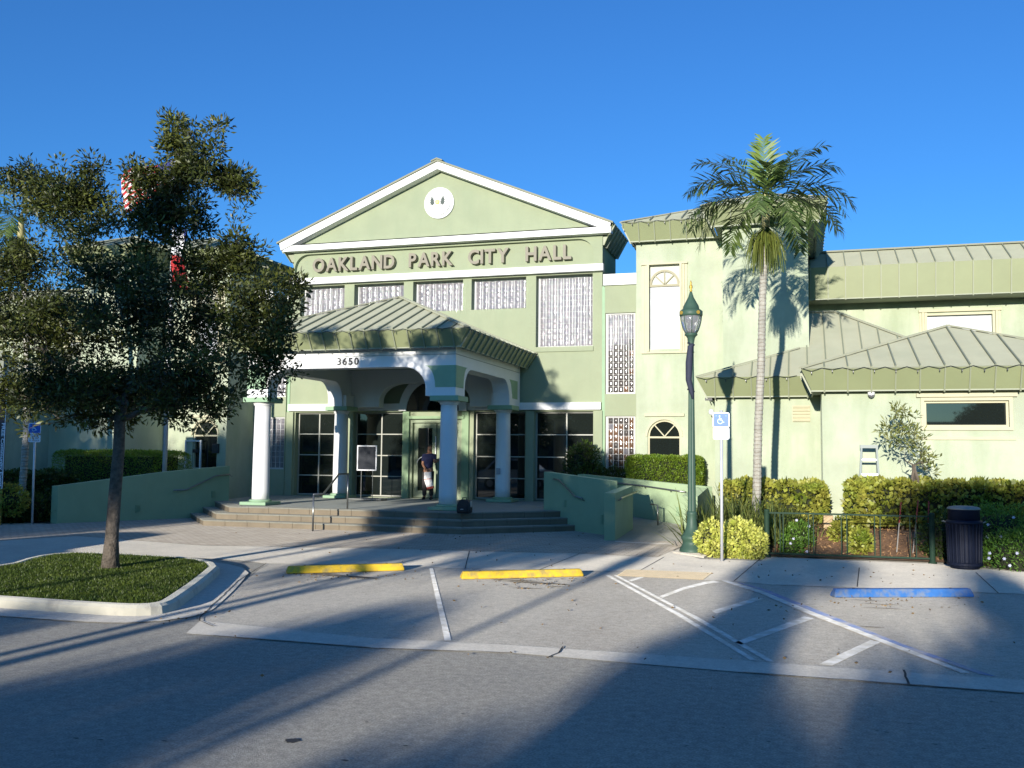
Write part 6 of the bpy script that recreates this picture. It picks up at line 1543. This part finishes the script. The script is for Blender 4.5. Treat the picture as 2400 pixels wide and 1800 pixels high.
for x, y, sc_, lab in ((-10.7, -9.3, (.72, .9, 1.75), 'tall upright leafy tree across the street that shades the porch column'), (-7.8, -9.0, (1.1, 1.1, 1.42), 'leafy tree across the street that shades the right part of the steps')):
    t_ = copy_tree(st0, (x, y, 0), 0, lab); t_.scale = sc_
for i in range(13):
    x = -54+i*4.3; copy_tree(st0, (x+random.uniform(-.8, .8), -33+random.uniform(-1.5, 1.5), 0), i*.9, 'leafy tree in the far row across the street', (1.25 if x < -14 else .98)*random.uniform(.9, 1.05))
tree('narrow_tree', (-2.45, -20, 0), [(-2.45, -20, 0), (-2.4, -20, 1.5), (-2.45, -20, 2.6)], [(-2.5, -20, 3.9, .75, .7, .6, 1), (-2.45, -20, 4.6, .5, .5, .6, .7), (-2.2, -20, 5.55, 1.0, .9, .35, .8), (-2.7, -20, 5.2, .5, .5, .4, .4)], 600, 18, .15, .07, M_far, 'narrow upright tree across the street', r0=.2, cr=.25, seed=3, group='trees across the street')
tree('narrow_tree', (.55, -20.8, 0), [(.55, -20.8, 0), (.55, -20.8, 1.5), (.6, -20.8, 3.)], [(.6, -20.8, 4.3, .45, .5, .7, .8), (.6, -20.8, 5.2, .45, .5, .6, .7), (.75, -20.8, 6.95, 1.5, 1.2, .75, 1.6)], 600, 18, .15, .07, M_far, 'second narrow upright tree across the street', r0=.2, cr=.25, seed=6, group='trees across the street')
lx, ly = caster(-2.78, 21.3, 5.32); l2 = copy_tree(lamp, (lx, ly, 0), .3, 'green street lamp across the street whose shadow crosses the bays')
l3 = copy_tree(lamp, (-7.9, -5.2, 0), .7, 'green street lamp to the left behind the photographer')
for o in (lamp, l2, l3): o['group'] = 'green fluted street lamps'
# parked white car reflected in the glass
def car(loc, rz):
    t = thing('parked_car', 'white car parked along the street, seen only as a reflection in the porch glass', 'car', (0, 0, 0))
    prof = [(-2.25, .45), (-2.3, .75), (-2.15, 1.0), (-1.75, 1.08), (-1.2, 1.62), (-.3, 1.72), (.6, 1.66), (1.25, 1.12), (2.1, .98), (2.3, .75), (2.28, .42), (1.9, .36), (-1.9, .36)]
    MB().prism([(x, -.88, z) for x, z in prof], (0, 1.76, 0)).build('body', M_car, t, bevel=.05)
    gl = [(-1.55, 1.10), (-1.12, 1.55), (-.3, 1.64), (.52, 1.58), (1.08, 1.13)]
    for s in (-1, 1): MB().prism([(x, s*.885, z) for x, z in gl], (0, s*.008, 0)).build('side_window', M_clearg, t)
    for x in (-1.4, 1.4):
        for s in (-1, 1):
            MB().prism([(x+.34*math.cos(2*math.pi*i/20), s*.72, .34+.34*math.sin(2*math.pi*i/20)) for i in range(20)], (0, s*.2, 0)).build('wheel', M_rub, t)
            MB().prism([(x+.2*math.cos(2*math.pi*i/20), s*.925, .34+.2*math.sin(2*math.pi*i/20)) for i in range(20)], (0, s*.006, 0)).build('rim', M_steel, t)
    t.location = loc; t.rotation_euler = (0, 0, rz); return t
car((-15.2, 7.0, 0), .05)

backdrop = thing('backdrop_building', 'long low dark shop building added across the street to block the bright horizon in the glass', 'building', (-25, -48, 0))  # unseen building, added so the panes don't mirror the bright horizon
MB().box(-75, 35, -56, -46, 0, 4.6).build('wall', mat('backdrop_wall', (.16, .15, .13), .9, .1, 1), backdrop)
MB().box(-76, 36, -57, -45.2, 4.61, 5.2).build('roof', mat('backdrop_roof', (.08, .08, .08), .9), backdrop)
for i in range(20): MB().box(-72+i*5.2, -69+i*5.2, -45.98, -45.9, .3, 3.2).build('window', M_clearg, backdrop)
for i in range(7): copy_tree(st0, (-70+i*15+random.uniform(-2, 2), -72+random.uniform(-3, 3), 0), i*.7, 'tall leafy tree added behind the low shop across the street', 1.9*random.uniform(.85, 1.05))  # unseen treeline, added to darken the horizon mirrored in the panes
